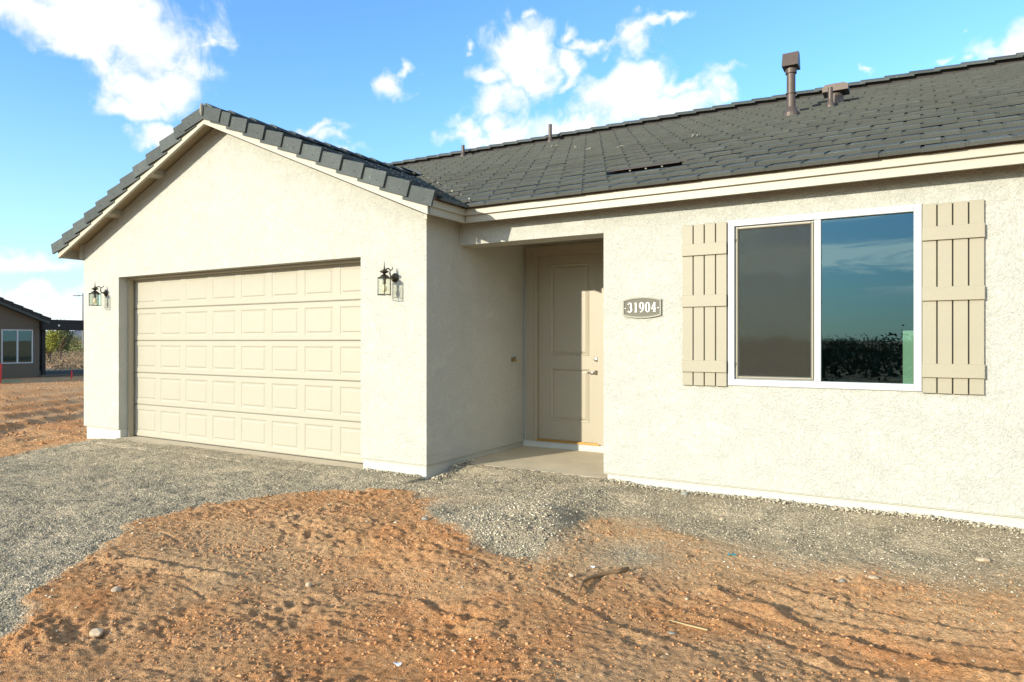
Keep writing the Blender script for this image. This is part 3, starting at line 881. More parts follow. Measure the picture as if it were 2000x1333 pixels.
# ---- garage door
gd = HE('garage_door')
SEC = 2.43 / 5
def section_mesh():
    mb = MB(); x0, x1 = OX0 - .02, OX1 + .03; n = 8; pw = .50; ph = .345
    wv = 4.88 / 8; xb = -10.36
    y = 0.0
    xsE = [x0]; holes = []
    for i in range(n):
        c = xb + wv * (i + .5); holes.append((c - pw / 2, c + pw / 2)); xsE += [c - pw / 2, c + pw / 2]
    xsE.append(x1)
    g = .0025; bz = .012; zc = SEC / 2; z0, z1 = zc - ph / 2, zc + ph / 2
    zr = [g + bz, z0, z1, SEC - g - bz]
    for i in range(len(xsE) - 1):
        for j in range(3):
            if i % 2 == 1 and j == 1: continue
            mb.add([(xsE[i], y, zr[j]), (xsE[i + 1], y, zr[j]), (xsE[i + 1], y, zr[j + 1]), (xsE[i], y, zr[j + 1])], [(0, 1, 2, 3)])
    for (a, b) in holes:
        def ring(i0, d0, i1, d1):
            A = [(a + i0, y + d0, z0 + i0), (b - i0, y + d0, z0 + i0), (b - i0, y + d0, z1 - i0), (a + i0, y + d0, z1 - i0)]
            B = [(a + i1, y + d1, z0 + i1), (b - i1, y + d1, z0 + i1), (b - i1, y + d1, z1 - i1), (a + i1, y + d1, z1 - i1)]
            mb.add(A + B, [(k, (k + 1) % 4, (k + 1) % 4 + 4, k + 4) for k in range(4)])
        ring(0, 0, .014, .007); ring(.014, .007, .030, .0085); ring(.030, .0085, .048, .0005)
        i = .048
        mb.add([(a + i, y + .0005, z0 + i), (b - i, y + .0005, z0 + i), (b - i, y + .0005, z1 - i), (a + i, y + .0005, z1 - i)], [(0, 1, 2, 3)])
    # rolled edges between the sections
    for (za, zb, ya, yb) in ((g, g + bz, .009, 0), (SEC - g - bz, SEC - g, 0, .009)):
        mb.add([(x0, y + ya, za), (x1, y + ya, za), (x1, y + yb, zb), (x0, y + yb, zb)], [(0, 1, 2, 3)])
    mb.add([(x0, y + .009, g), (x1, y + .009, g), (x1, y + .04, g), (x0, y + .04, g)], [(0, 3, 2, 1)])
    mb.add([(x0, y + .009, SEC - g), (x1, y + .009, SEC - g), (x1, y + .04, SEC - g), (x0, y + .04, SEC - g)], [(0, 1, 2, 3)])
    mb.add([(x0, y + .04, g), (x1, y + .04, g), (x1, y + .04, SEC - g), (x0, y + .04, SEC - g)], [(3, 2, 1, 0)])
    return mb
p0 = section_mesh().build('door_section', M_GDOOR, fix=False)
p0.location = (0, 6.043, .006); p0.parent = gd
for k in range(1, 5):
    c = p0.copy(); COL.objects.link(c); c.parent = gd; c.location = (0, 6.043, .006 + k * SEC)
mb = MB(); mb.box(OX0 - .02, OX1 + .03, 6.05, 6.08, -.0005, .009)
mb.build('bottom_seal', M_DARK).parent = gd
mb = MB()   # wood jamb around the opening, with stop
mb.box(OX0 - .006, OX0 + .035, YG + .135, YG + .205, -.001, OZ); mb.box(OX1 - .035, OX1 + .006, YG + .135, YG + .205, -.001, OZ)
mb.box(OX0 + .035, OX1 - .035, YG + .135, YG + .205, OZ - .032, OZ + .006)
mb.build('door_jamb', M_DOOR).parent = gd
mb = MB(); mb.box(OX0 - .02, OX0 + .012, YG + .207, YG + .232, 0, OZ); mb.box(OX0 + .012, OX1, YG + .207, YG + .232, OZ - .05, OZ)
mb.build('weather_strip', M_DOOR).parent = gd

# ---- front door
fd = HE('front_door')
mb = MB(); y = 7.955
x0, x1, z0, z1 = DX0 + .0, DX1 + .03, .168, 2.585
pa = (-4.155, -3.60)
rects = [(1.27, 2.46), (.42, 1.105)]
xsE = [x0, pa[0], pa[1], x1]; zsE = [z0, rects[1][0], rects[1][1], rects[0][0], rects[0][1], z1]
for i in range(3):
    for j in range(5):
        if i == 1 and j in (1, 3): continue
        mb.add([(xsE[i], y, zsE[j]), (xsE[i + 1], y, zsE[j]), (xsE[i + 1], y, zsE[j + 1]), (xsE[i], y, zsE[j + 1])], [(0, 1, 2, 3)])
mb.box(x0, x1, y + .02, y + .045, z0, z1)
H_door = mb.build('door_slab', M_DOOR, fix=False); H_door.parent = fd
for (a, b) in rects:
    mb = MB()
    def ring(i0, d0, i1, d1):
        A = [(pa[0] + i0, y + d0, a + i0), (pa[1] - i0, y + d0, a + i0), (pa[1] - i0, y + d0, b - i0), (pa[0] + i0, y + d0, b - i0)]
        B = [(pa[0] + i1, y + d1, a + i1), (pa[1] - i1, y + d1, a + i1), (pa[1] - i1, y + d1, b - i1), (pa[0] + i1, y + d1, b - i1)]
        mb.add(A + B, [(k, (k + 1) % 4, (k + 1) % 4 + 4, k + 4) for k in range(4)])
    ring(0, 0, .008, -.006); ring(.008, -.006, .016, -.004); ring(.016, -.004, .030, .009); ring(.030, .009, .055, .002)
    i = .055; mb.add([(pa[0] + i, y + .002, a + i), (pa[1] - i, y + .002, a + i), (pa[1] - i, y + .002, b - i), (pa[0] + i, y + .002, b - i)], [(0, 1, 2, 3)])
    mb.build('door_panel', M_DOOR, fd, fix=False)
mb = MB()
mb.box(-4.49, DX0 - .045, YD - .028, YD - .001, .15, DZ1 + .115); mb.box(DX1 + .045, -3.28, YD - .028, YD - .001, .15, DZ1 + .115); mb.box(DX0 - .045, DX1 + .045, YD - .028, YD - .001, DZ1 + .03, DZ1 + .115)
mb.box(DX0 - .045, DX0 + .004, YD - .012, YD + .036, .15, DZ1 + .03); mb.box(DX1 - .012, DX1 + .045, YD - .012, YD + .036, .15, DZ1 + .03); mb.box(DX0 + .004, DX1 - .012, YD - .012, YD + .036, DZ1 - .012, DZ1 + .03)
mb.build('door_frame', M_DOOR, fd)
mb = MB(); mb.box(DX0 - .02, DX1 + .02, YD - .035, YD + .05, .149, .163); mb.box(DX0, DX1, YD - .01, YD + .05, .163, .172)
mb.build('threshold', M_GOLD, fd)
mb = MB(); mb.lathe([(.030, 0), (.030, -.008), (.014, -.012), (.014, -.035), (.010, -.045)], (-3.505, y, 1.06), 14, 'y')
mb.tube([(-3.505, y - .045, 1.06), (-3.53, y - .05, 1.06), (-3.60, y - .05, 1.055)], .009, 8)
mb.build('door_handle', M_NICKEL, fd, smooth=True)
mb = MB(); mb.lathe([(.028, 0), (.028, -.014), (.015, -.018)], (-3.505, y, 1.228), 14, 'y')
mb.build('deadbolt', M_NICKEL, fd, smooth=True)

# ---- main window
wn = HE('window')
mb = MB(); fw = .045; yo = YM - .018
def frame(mb, x0, x1, z0, z1, w_, y0, y1):
    mb.bbox(x0, x0 + w_, y0, y1, z0, z1); mb.bbox(x1 - w_, x1, y0, y1, z0, z1)
    mb.bbox(x0 + w_ + .0005, x1 - w_ - .0005, y0 + .0006, y1, z0, z0 + w_); mb.bbox(x0 + w_ + .0005, x1 - w_ - .0005, y0 + .0006, y1, z1 - w_, z1)
frame(mb, WX0 - .012, WX1 + .012, WZ0 - .012, WZ1 + .012, fw + .012, yo, YM + .06)
XM = -.752
mb.bbox(XM - .026, XM + .026, yo + .004, YM + .06, WZ0 + fw + .001, WZ1 - fw - .001)
mb.build('window_frame', M_VINYL, wn)
mb = MB(); frame(mb, WX0 + fw + .002, XM - .028, WZ0 + fw + .002, WZ1 - fw - .002, .03, YM + .012, YM + .05)
mb.build('sash', M_VINYL, wn)
mb = MB(); frame(mb, WX0 + fw + .014, XM - .034, WZ0 + fw + .012, WZ1 - fw - .014, .014, YM - .008, YM + .008)
mb.build('screen_frame', M_SHUT, wn)
mb = MB(); mb.box(WX0 + fw + .026, XM - .046, YM, YM + .001, WZ0 + fw + .024, WZ1 - fw - .026)
mb.build('insect_screen', M_SCREEN, wn)
for zc in (1.25, 2.38):
    mb = MB(); mb.box(WX0 + fw + .004, WX0 + fw + .018, YM - .012, YM - .004, zc - .012, zc + .012); mb.build('screen_clip', M_DARK, wn)
for (a, b, yy) in ((WX0 + fw + .03, XM - .056, YM + .032), (XM + .026, WX1 - fw, YM + .022)):
    mesh_obj('pane', [(a, yy, WZ0 + fw), (b, yy, WZ0 + fw), (b, yy, WZ1 - fw), (a, yy, WZ1 - fw)], [(0, 1, 2, 3)], M_GLASS, wn)
# room behind
mb = MB(); mb.box(-2.6, 3.0, 10.5, 10.6, .07, 2.75); mb.box(-2.6, 3.0, YM + .16, 10.5, .0, .07); mb.box(-2.6, 3.0, YM + .16, 10.5, 2.75, 2.8)
mb.box(3.0, 3.1, YM + .16, 10.6, 0, 2.8)
H(mb.build('room_lining', M_DARK))
M_GLS = paint('pale_green_film', (.36, .52, .40), .5, .03)
mb = MB(); mb.box(-.115, -.04, YM + .035, YM + .05, WZ0 + .045, 1.545)
tag(mb.build('green_board', M_GLS), 'upright pale green strip standing inside the right window pane', 'board')

# ---- shutters
def shutter(x0, wd):
    sh = HE('shutter')
    n = 4; gap = .009; bw = (wd - gap * 3) / 4; z0, z1 = 1.044, 2.553
    first = None
    for i in range(n):
        mb = MB(); a = x0 + i * (bw + gap); mb.bbox(0, bw, 0, .022, 0, z1 - z0, .003)
        if first is None: first = mb.build('board', M_SHUT, sh); o = first
        else: o = first.copy(); COL.objects.link(o); o.parent = sh
        o.location = (a, YM - .030, z0 + random.uniform(-.002, .002))
    mb = MB(); mb.box(x0 + .01, x0 + wd - .01, YM - .008, YM - .001, z0 + .01, z1 - .01); mb.build('shutter_back', M_DARK, sh)
    for zc in (1.225, 1.835, 2.315):
        mb = MB(); mb.bbox(x0 - .002, x0 + wd + .003, YM - .050, YM - .031, zc - .055, zc + .055, .003); mb.build('batten', M_SHUT, sh)
shutter(-1.925, .408); shutter(.022, .410)

# ---- fascia, soffits
mb = MB()
mb.box(-4.29, 7.4, 6.205, 6.235, 2.762, 2.93)
H(mb.build('fascia', M_TRIM))
mb = MB(); mb.bbox(-4.288, 7.4, 6.178, 6.204, 2.838, 2.908, .003); H(mb.build('fascia_trim', M_TRIM))
mb = MB(); mb.box(-4.26, 7.4, 6.172, 6.2045, 2.911, 2.928); H(mb.build('eave_closure', M_CLOSE))
mb = MB(); mb.box(-4.335, -4.305, 5.56, 6.236, 2.762, 2.93); H(mb.build('fascia', M_TRIM))
mb = MB(); mb.box(-4.304, -4.280, 5.58, 6.2, 2.838, 2.908); H(mb.build('fascia_trim', M_TRIM))
mb = MB(); mb.box(-4.304, -4.276, 5.58, 6.17, 2.912, 2.955); H(mb.build('eave_closure', M_CLOSE))
mb = MB(); mb.box(-11.60, -11.565, 5.56, 16, 2.762, 2.93); H(mb.build('fascia', M_TRIM))
for sgn, xe in ((1, -4.305), (-1, -11.575)):
    xp = -7.94; zt = -.025; zb = -.188
    pts = [(xp, PL(xp) + zb), (xe, PL(xe) + zb), (xe, PL(xe) + zt), (xp, PL(xp) + zt)]
    mb = MB(); mb.prism(pts, 'y', 5.535, 5.57); H(mb.build('rake_fascia', M_TRIM))
    pts = [(xp, PL(xp) - .045), (xe, PL(xe) - .045), (xe, PL(xe) - .025), (xp, PL(xp) - .025)]
    mb = MB(); mb.prism(pts, 'y', 5.571, 18.5 if False else 9.9); H(mb.build('roof_deck', M_SOFFIT))
    for fr in (.36, .66):
        x = xp + (xe - xp) * fr
        pts = [(x - .045, PL(x - .045) - .13), (x + .045, PL(x + .045) - .13), (x + .045, PL(x + .045) - .046), (x - .045, PL(x - .045) - .046)]
        mb = MB(); mb.prism(pts, 'y', 5.571, YG); H(mb.build('outlooker', M_TRIM))
    x = xe - sgn * .20
    pts = [(x - .02, PL(xe) - .188), (x + .02, PL(xe) - .188), (x + .02, PL(x) - .046), (x - .02, PL(x) - .046)]
    mb = MB(); mb.prism(pts, 'y', YG - .05, YG); H(mb.build('soffit_block', M_TRIM))

# ---- main roof
roof = HE('roof')
RY = 12.55
mb = MB()
mb.add([(-4.2, 6.20, PM(6.20) - .06), (7.5, 6.20, PM(6.20) - .06), (7.5, RY, PM(RY) - .06), (-11.7, RY, PM(RY) - .06), (-11.7, 7.5, PM(7.5) - .06)], [(0, 1, 2, 3, 4)])
mb.add([(7.5, RY, PM(RY) - .06), (-11.7, RY, PM(RY) - .06), (-11.7, 18.8, 2.9), (7.5, 18.8, 2.9)], [(0, 1, 2, 3)])
mb.build('roof_underlay', M_UNDER, roof)
mb = MB()
mb.prism([(YM + .17, 2.8), (18, 2.8), (RY, PM(RY) - .12)], 'x', 7.0, 7.15); mb.build('gable_wall', M_STUCCO, roof); mb = MB(); mb.prism([(9.2, 2.8), (18, 2.8), (RY, PM(RY) - .12), (9.2, PM(9.2) - .12)], 'x', XL, XL + .15)
mb.build('gable_wall', M_STUCCO, roof)

TW, TL, EXP, TH = .286, .42, .343, .036
TA = math.atan(.4167) - math.atan((TH + .0025) / EXP)
DY, DZ = EXP * math.cos(math.atan(.4167)), EXP * math.sin(math.atan(.4167))
def tile_mb(seed=0):
    """flat concrete tile, origin at the lower front edge, x across, y up the slope: body and lowered interlock lip"""
    rr = random.Random(seed); mb = MB(); b = .006
    j = lambda s: rr.uniform(-s, s)
    x0, x1 = .024, TW - .002
    vs = [(x0, 0, 0), (x1, 0, 0), (x1, TL, .012), (x0, TL, .012),
          (x0 + j(.002), 0 + j(.001), TH - b), (x1 + j(.002), j(.001), TH - b), (x1, TL, TH), (x0, TL, TH),
          (x0 + b * .6, b + j(.002), TH + j(.0015)), (x1 - b * .6, b + j(.002), TH + j(.0015))]
    fs = [(3, 2, 1, 0), (0, 1, 5, 4), (4, 5, 9, 8), (8, 9, 6, 7), (1, 2, 6, 5), (5, 6, 9), (0, 4, 7, 3), (4, 8, 7), (2, 3, 7, 6)]
    mb.add(vs, fs)
    mb.box(-.003, x0, .003, TL - .01, 0, TH * .74)
    return mb
TILES = []
for s in range(6):
    m_ = tile_mb(s); me = bpy.data.meshes.new('roof_tile'); me.from_pydata(m_.v, [], m_.f); me.update()
    bm = bmesh.new(); bm.from_mesh(me); bmesh.ops.recalc_face_normals(bm, faces=bm.faces); bm.to_mesh(me); bm.free()
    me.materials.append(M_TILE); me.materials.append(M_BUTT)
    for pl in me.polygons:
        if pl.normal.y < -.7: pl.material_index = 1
    TILES.append((me, m_))
field = MB()
rr = random.Random(3)
count = 0
VENT = (-2.95, -2.16)
for k in range(20):
    yk = 6.12 + k * DY; zk = PM(yk)
    vx = 1.89 - yk - .22
    off = (k % 2) * TW / 2
    n0 = math.floor((max(vx, -11.7) - off) / TW)
    i = n0
    while True:
        x = i * TW + off + .012; i += 1
        if x > 2.3: break
        if x < vx: continue
        if x > .70 + k * .05 + .9: break
        # tiles that would lie under the low attic vent
        if k == 3 and VENT[0] - .15 < x < VENT[1] - .1: continue
        a = TA + rr.uniform(-.006, .006); rz_ = rr.uniform(-.006, .006)
        M = Matrix.Translation((x, yk + rr.uniform(-.005, .005), zk + rr.uniform(0, .004))) @ Euler((a, rr.uniform(-.004, .004), rz_)).to_matrix().to_4x4()
        me, m_ = TILES[rr.randrange(6)]
        if count < 290 and k < 11 and x < 1.4:
            o = bpy.data.objects.new('roof_tile', me); o.matrix_world = M; link(o, roof); count += 1
        else:
            field.add([M @ Vector(v) for v in m_.v], m_.f)
fo = field.build('roof_tile_field', M_TILE, roof); fo['kind'] = 'stuff'
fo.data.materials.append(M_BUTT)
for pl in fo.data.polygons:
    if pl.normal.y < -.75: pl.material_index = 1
# ridge tiles
def cap_mb():
    mb = MB(); L = .42; wl = .135; t = .024
    sl = math.tan(R(24))
    prof = [(-wl, -wl * sl - t), (-wl, -wl * sl), (-.02, .004), (.02, .004), (wl, -wl * sl), (wl, -wl * sl - t), (0, -t)]
    prof = [(p[0], p[1] + t) for p in prof]
    mb.prism(prof, 'x', 0, L); return mb
rc = cap_mb().build('ridge_tile', M_TILE, roof)
zc = PM(RY) + .098
n = 0
x = -11.8
first = True
while x < 2.4:
    o = rc if first else rc.copy()
    if not first: COL.objects.link(o); o.parent = roof
    first = False
    # lower end (nose) to the left, head tucked under the next
    o.rotation_euler = (rr.uniform(-.015, .015), R(3.4), rr.uniform(-.008, .008)); o.location = (x, RY, zc + .02 + rr.uniform(-.003, .003)); x += EXP
mb = MB(); mb.box(-11.7, 7.4, RY - .05, RY + .05, PM(RY) - .02, PM(RY) + .085); mb.build('ridge_board', M_UNDER, roof)

# valley flashing strip, pale mortar bits
mb = MB()
for i in range(8):
    yv = 6.3 + i * .45; xv = 1.89 - yv
    s_ = rr.uniform(.012, .03)
    M = Matrix.Translation((xv + .06 + rr.uniform(0, .03), yv + .05, PM(yv + .05) + .035)) @ Euler((rr.uniform(0, 1), rr.uniform(0, 1), rr.uniform(0, 3))).to_matrix().to_4x4()
    mb.box(-s_, s_, -s_ * .5, s_ * .5, -.008, .012, M)
mb.build('mortar_bits', M_MORTAR, roof)['kind'] = 'stuff'
# low attic vent in the fourth course
yv = 6.12 + 3 * DY
Mv = Matrix.Translation((VENT[0], yv + .0, PM(yv) + .0)) @ Euler((TA, 0, 0)).to_matrix().to_4x4()
av = HE('attic_vent', roof)
mb = MB(); mb.box(0, .80, -.03, .34, .034, .041, Mv); mb.box(.80, .86, .02, .34, .036, .044, Mv); mb.build('vent_hood', M_BROWN, av)
mb = MB(); mb.box(.02, .80, .10, .34, -.01, .0325, Mv); mb.build('vent_throat', M_UNDER, av)
for q in (.24, .42, .60):
    mb = MB(); mb.box(q - .009, q + .009, -.012, .012, .010, .033, Mv); mb.build('vent_spacer', M_MORTAR, av)
# broken chips of mortar on the field
for (px_, py_, s_) in ((-5.6, 10.9, .07), (-4.4, 9.7, .04), (-3.7, 9.3, .05), (-4.9, 10.3, .04), (-2.6, 9.2, .05)):
    mb = MB()
    for q in range(5):
        M = Matrix.Translation((px_ + rr.uniform(-s_, s_), py_ + rr.uniform(-s_, s_), PM(py_) + .045)) @ Euler((TA, 0, rr.uniform(0, 3))).to_matrix().to_4x4()
        mb.box(-.02, .02, -.012, .012, -.01, .002, M)
    mb.build('mortar_chip', M_MORTAR, roof)

# ---- gable roof over the garage
groof = HE('garage_roof')
mb = MB()
gy1 = 5.62
mb.add([(-7.94, gy1, PL(-7.94) - .012), (-4.26, gy1, PL(-4.26) - .012), (-4.26, 6.12, PL(-4.26) - .012), (-7.94, 9.85, PL(-7.94) - .012)], [(0, 1, 2, 3)])
mb.add([(-7.94, gy1, PL(-7.94) - .012), (-11.62, gy1, PL(-11.62) - .012), (-11.62, 12, PL(-11.62) - .012), (-7.94, 9.85, PL(-7.94) - .012)], [(0, 1, 2, 3)])
mb.build('roof_underlay', M_UNDER, groof)
gf = MB()
for side in (1, -1):
    for k in range(11):
        d = 3.72 - k * DY           # horizontal distance of the nose from the ridge
        if d < .12: break
        xk = -7.94 + side * d; z = PL(xk)
        ymax = (9.83 - (xk + 7.94)) if side > 0 else 11.5
        yy = 5.66; i = 0
        while yy < ymax - .02:
            a = TA + rr.uniform(-.006, .006)
            # local x runs along y of the world, local y up the slope
            rot = Matrix(((0, -side, 0), (side, 0, 0), (0, 0, 1))).to_4x4() if side > 0 else Matrix(((0, 1, 0), (-1, 0, 0), (0, 0, 1))).to_4x4()
            M = Matrix.Translation((xk, yy if side > 0 else yy + TW, z + rr.uniform(0, .004))) @ rot @ Euler((a, 0, rr.uniform(-.006, .006))).to_matrix().to_4x4()
            gf.add([M @ Vector(v) for v in TILES[rr.randrange(6)][1].v], TILES[0][1].f)
            yy += TW; i += 1
fo = gf.build('roof_tile_field', M_TILE, groof); fo['kind'] = 'stuff'
# rake tiles: angle pieces, top leg and face leg
def rake_mb(side):
    mb = MB(); L = .415; t = .026; wtop = .17; hf = .165
    # local: u up the slope (towards the ridge), v into the roof (+y), w up; section is an L swept along u
    sec = [(0, -hf + .078), (0, .078), (wtop, .078), (wtop, .078 - t), (t, .078 - t), (t, -hf + .078)]
    b = .006
    sec = [(0, -hf + .078), (0, .078 - b), (b, .078), (wtop, .078), (wtop, .078 - t), (t, .078 - t), (t, -hf + .078)]
    n = len(sec); vs = []
    for u, sh in ((0, 0), (L, .030)):
        for (v, w_) in sec: vs.append((u * -side, v + sh, w_ - (.010 if u > 0 else 0)))
    fs = [tuple(range(n)), tuple(range(2 * n - 1, n - 1, -1))] + [(i, i + n, (i + 1) % n + n, (i + 1) % n) for i in range(n)]
    mb.add(vs, fs)
    # nail
    for sx in (-1,):
        mb.lathe([(.006, 0), (.006, -.004)], (-side * .12, -.0005, -.03), 6, 'y')
    return mb
for side in (1, -1):
    base_o = None
    for k in range(12):
        d = 3.735 - k * DY
        if k == 11: d = .385
        xk = -7.94 + side * d; z = PL(xk)
        if base_o is None: base_o = rake_mb(side).build('rake_tile', M_TILE, groof); o = base_o
        else: o = base_o.copy(); COL.objects.link(o); o.parent = groof
        o.location = (xk, 5.492 + rr.uniform(-.003, .003), z + .004)
        a = TA + .032 + rr.uniform(-.006, .006)
        o.rotation_euler = (0, side * a, 0)
# apex: two rake tiles meeting, mortar between
mb = MB(); mb.lathe([(.008, -.10), (.024, -.06), (.024, .03), (.008, .062)], (-7.94, 5.505, PL(-7.94) + .01), 8); mb.build('apex_mortar', M_MORTAR, groof)
gc = None
y = 5.56; k = 0
while y < 9.8:
    if gc is None: gc = cap_mb().build('ridge_tile', M_TILE, groof); o = gc
    else: o = gc.copy(); COL.objects.link(o); o.parent = groof
    # long axis along y, nose to the front
    o.rotation_euler = Euler((0, R(3.4), R(90)), 'XYZ'); o.location = (-7.94, y, PL(-7.94) + .066 + (0 if k else -.01)); y += EXP; k += 1
mb = MB(); mb.box(-7.99, -7.89, 5.60, 9.9, PL(-7.94) - .03, PL(-7.94) + .06); mb.build('ridge_board', M_UNDER, groof)
# flashing where the garage ridge dies into the main roof
mb = MB(); mb.add([(-7.94, 9.45, PL(-7.94) + .12), (-7.6, 9.62, PL(-7.6) + .10), (-7.94, 9.98, PL(-7.94) + .13), (-8.3, 9.62, PL(-8.3) + .1)], [(0, 1, 2, 3)]); mb.build('ridge_flashing', M_MORTAR, groof, fix=False)

# ---- pipes on the roof
def pipe(name, x, y, zt, r, label, grp=None):
    t = empty(name, (x, y, PM(y))); tag(t, label, 'vent pipe', grp)
    mb = MB(); mb.lathe([(r, -.05), (r, zt - PM(y))], (0, 0, 0), 16); mb.build('pipe', M_BROWN, t, smooth=False)
    mb = MB(); mb.lathe([(r * 1.9, -.04), (r * 1.8, .03), (r * 1.15, .10 if r < .06 else .26), (r * 1.02, .12 if r < .06 else .29)], (0, 0, 0), 16); mb.build('flashing_cone', M_BROWN, t)
    return t
Zc = CAMZ
t = pipe('flue', -1.54, 10.21, 3.86 + Zc, .058, 'tall brown metal flue with a wedge shaped cap on the roof')
mb = MB(); zz = 3.83 + Zc - PM(10.21)
mb.prism([(-.125, zz - .01), (.125, zz - .01), (.055, zz + .19), (-.055, zz + .19)], 'x', -.105, .105)
mb.build('flue_cap', M_BROWN, t)
mb = MB(); mb.lathe([(.075, zz - .09), (.075, zz - .02)], (0, 0, 0), 16); mb.build('flue_collar', M_BROWN, t)
mb = MB(); mb.lathe([(.072, .30), (.072, .315)], (0, 0, 0), 16); mb.build('storm_collar', M_BROWN, t)
pipe('vent_pipe', -1.06, 10.41, 3.52 + Zc, .032, 'thin brown pipe standing in front of the T shaped vent')
t = pipe('roof_vent', -1.02, 10.70, 3.56 + Zc, .062, 'squat brown vent with a flat boxy hood near the ridge')
zz = 3.53 + Zc - PM(10.70)
mb = MB(); mb.prism([(-.16, zz - .01), (.17, zz - .01), (.17, zz + .06), (.12, zz + .09), (-.12, zz + .09), (-.16, zz + .05)], 'y', -.14, .14); mb.build('vent_cap', M_BROWN, t)
pipe('vent_pipe', -6.38, 12.2, 4.36 + Zc, .035, 'short brown pipe by the ridge, right of the two small ones')
pipe('vent_pipe', -8.55, 12.25, 4.27 + Zc, .035, 'short brown pipe by the ridge, nearest the garage roof')

# ---- hose bib
hb = empty('hose_bib', (XR, 7.596, 1.215)); tag(hb, 'small brass hose tap on the shaded side wall by the entry', 'tap')
mb = MB(); mb.lathe([(.03, 0), (.03, .006), (.012, .01), (.012, .05)], (0, 0, 0), 12, 'x'); mb.tube([(.04, 0, 0), (.07, 0, -.005), (.085, 0, -.04)], .011, 8); mb.build('spout', M_BRASS, hb)
mb = MB(); mb.lathe([(.004, .05), (.004, .07), (.022, .07), (.022, .078)], (.045, 0, -.04), 10, 'z'); mb.build('tap_wheel', M_BROWN, hb)

# ---- number plaque with 31904
pq = empty('house_number_plaque', (-2.335, YM, 1.788)); tag(pq, 'oval topped bronze plaque with house number 31904 between entry and shutter', 'number sign')
pw_, ph_ = .196, .078
def outline(wd, hh, bulge, n=10):
    pts = []
    for i in range(n + 1):
        u = -1 + 2 * i / n; pts.append((u * wd, -hh - bulge * (1 - abs(u) ** 2.2)))
    for i in range(n + 1):
        u = 1 - 2 * i / n; pts.append((u * wd, hh + bulge * (1 - abs(u) ** 2.2)))
    return pts
M_PQ = paint('pewter_face', (.115, .105, .075), .7, .12, .3, 90); M_PQR = paint('pewter_rim', (.25, .235, .18), .6, .05)
mb = MB(); mb.prism(outline(pw_ - .004, ph_ - .004, .023), 'y', -.016, -.001); mb.build('plate', M_PQ, pq)
mb = MB(); A = outline(pw_, ph_, .025); B = outline(pw_ - .013, ph_ - .013, .025); n = len(A)
vs = [(p[0], -.001, p[1]) for p in A] + [(p[0], -.024, p[1]) for p in A] + [(p[0], -.024, p[1]) for p in B] + [(p[0], -.012, p[1]) for p in B]
fs = []
for r_ in range(3):
    for i in range(n):
        j = (i + 1) % n; fs.append((r_ * n + i, r_ * n + j, (r_ + 1) * n + j, (r_ + 1) * n + i))
mb.add(vs, fs); mb.build('rim', M_PQR, pq)
def ribbon(mb, pts, ws, y0=-.022, y1=-.015):
    n = len(pts); L_ = []; R_ = []
    for i in range(n):
        a = Vector(pts[max(i - 1, 0)]); b = Vector(pts[min(i + 1, n - 1)]); d = (b - a).normalized(); nn = Vector((-d.y, d.x))
        p = Vector(pts[i]); L_.append(p + nn * ws[i] / 2); R_.append(p - nn * ws[i] / 2)
    for i in range(n - 1):
        q = [L_[i], L_[i + 1], R_[i + 1], R_[i]]
        mb.add([(p.x, y0, p.y) for p in q] + [(p.x, y1, p.y) for p in q], [(0, 1, 2, 3), (0, 4, 5, 1), (2, 6, 7, 3), (3, 7, 4, 0), (1, 5, 6, 2)])
def arc(cx, cy, rx, ry, a0, a1, thick, thin, n=14):
    pts = []; ws = []
    for i in range(n + 1):
        a = R(a0 + (a1 - a0) * i / n); pts.append((cx + rx * math.cos(a), cy + ry * math.sin(a))); ws.append(thin + (thick - thin) * abs(math.cos(a)))
    return pts, ws
def digit(ch, ox):
    mb = MB(); K, k = .015, .006; h = .094; z0 = -.045; rx = .0185
    lay = [0]
    def P_(pts, ws):
        lay[0] += 1; ribbon(mb, [(ox + p[0], z0 + p[1]) for p in pts], ws, -.021 - .0006 * lay[0], -.0155 + .0002 * lay[0])
    if ch == '3':
        P_(*arc(0, h * .74, rx * .85, h * .24, 150, -80, K * .85, k)); P_(*arc(-.001, h * .28, rx, h * .27, 85, -150, K, k))
        P_([(-.018, h * .80), (-.013, h * .88)], [.009, .009]); P_([(-.019, h * .12), (-.014, h * .06)], [.009, .009])
    if ch == '1':
        P_([(.001, 0), (.001, h)], [K, K]); P_([(-.013, .003), (.015, .003)], [k, k]); P_([(-.014, h * .86), (-.004, h * .93), (.003, h)], [k, k, k])
    if ch == '0':
        P_(*arc(0, h / 2, rx, h * .49, 0, 360, K, k, 20))
    if ch == '9':
        P_(*arc(0, h * .68, rx, h * .31, 0, 360, K, k, 18)); P_([(rx, h * .68), (rx * .95, h * .42), (rx * .5, h * .18), (-rx * .3, h * .03), (-rx * .9, 0)], [K, K * .95, K * .8, k * 1.3, k])
    if ch == '4':
        P_([(.009, 0), (.009, h)], [K, K]); P_([(-.021, h * .32), (.022, h * .32)], [k * 1.3, k * 1.3]); P_([(-.020, h * .33), (.006, h)], [k, k]); P_([(-.003, .003), (.021, .003)], [k, k])
    mb.build('digit', M_WHITE, pq)
for i, ch in enumerate('31904'): digit(ch, -.122 + i * .061)
for s_ in (-1, 1):
    mb = MB(); mb.lathe([(.009, 0), (.009, -.006), (.004, -.009)], (s_ * .168, -.016, -.006), 8, 'y'); mb.build('screw', M_NICKEL, pq)

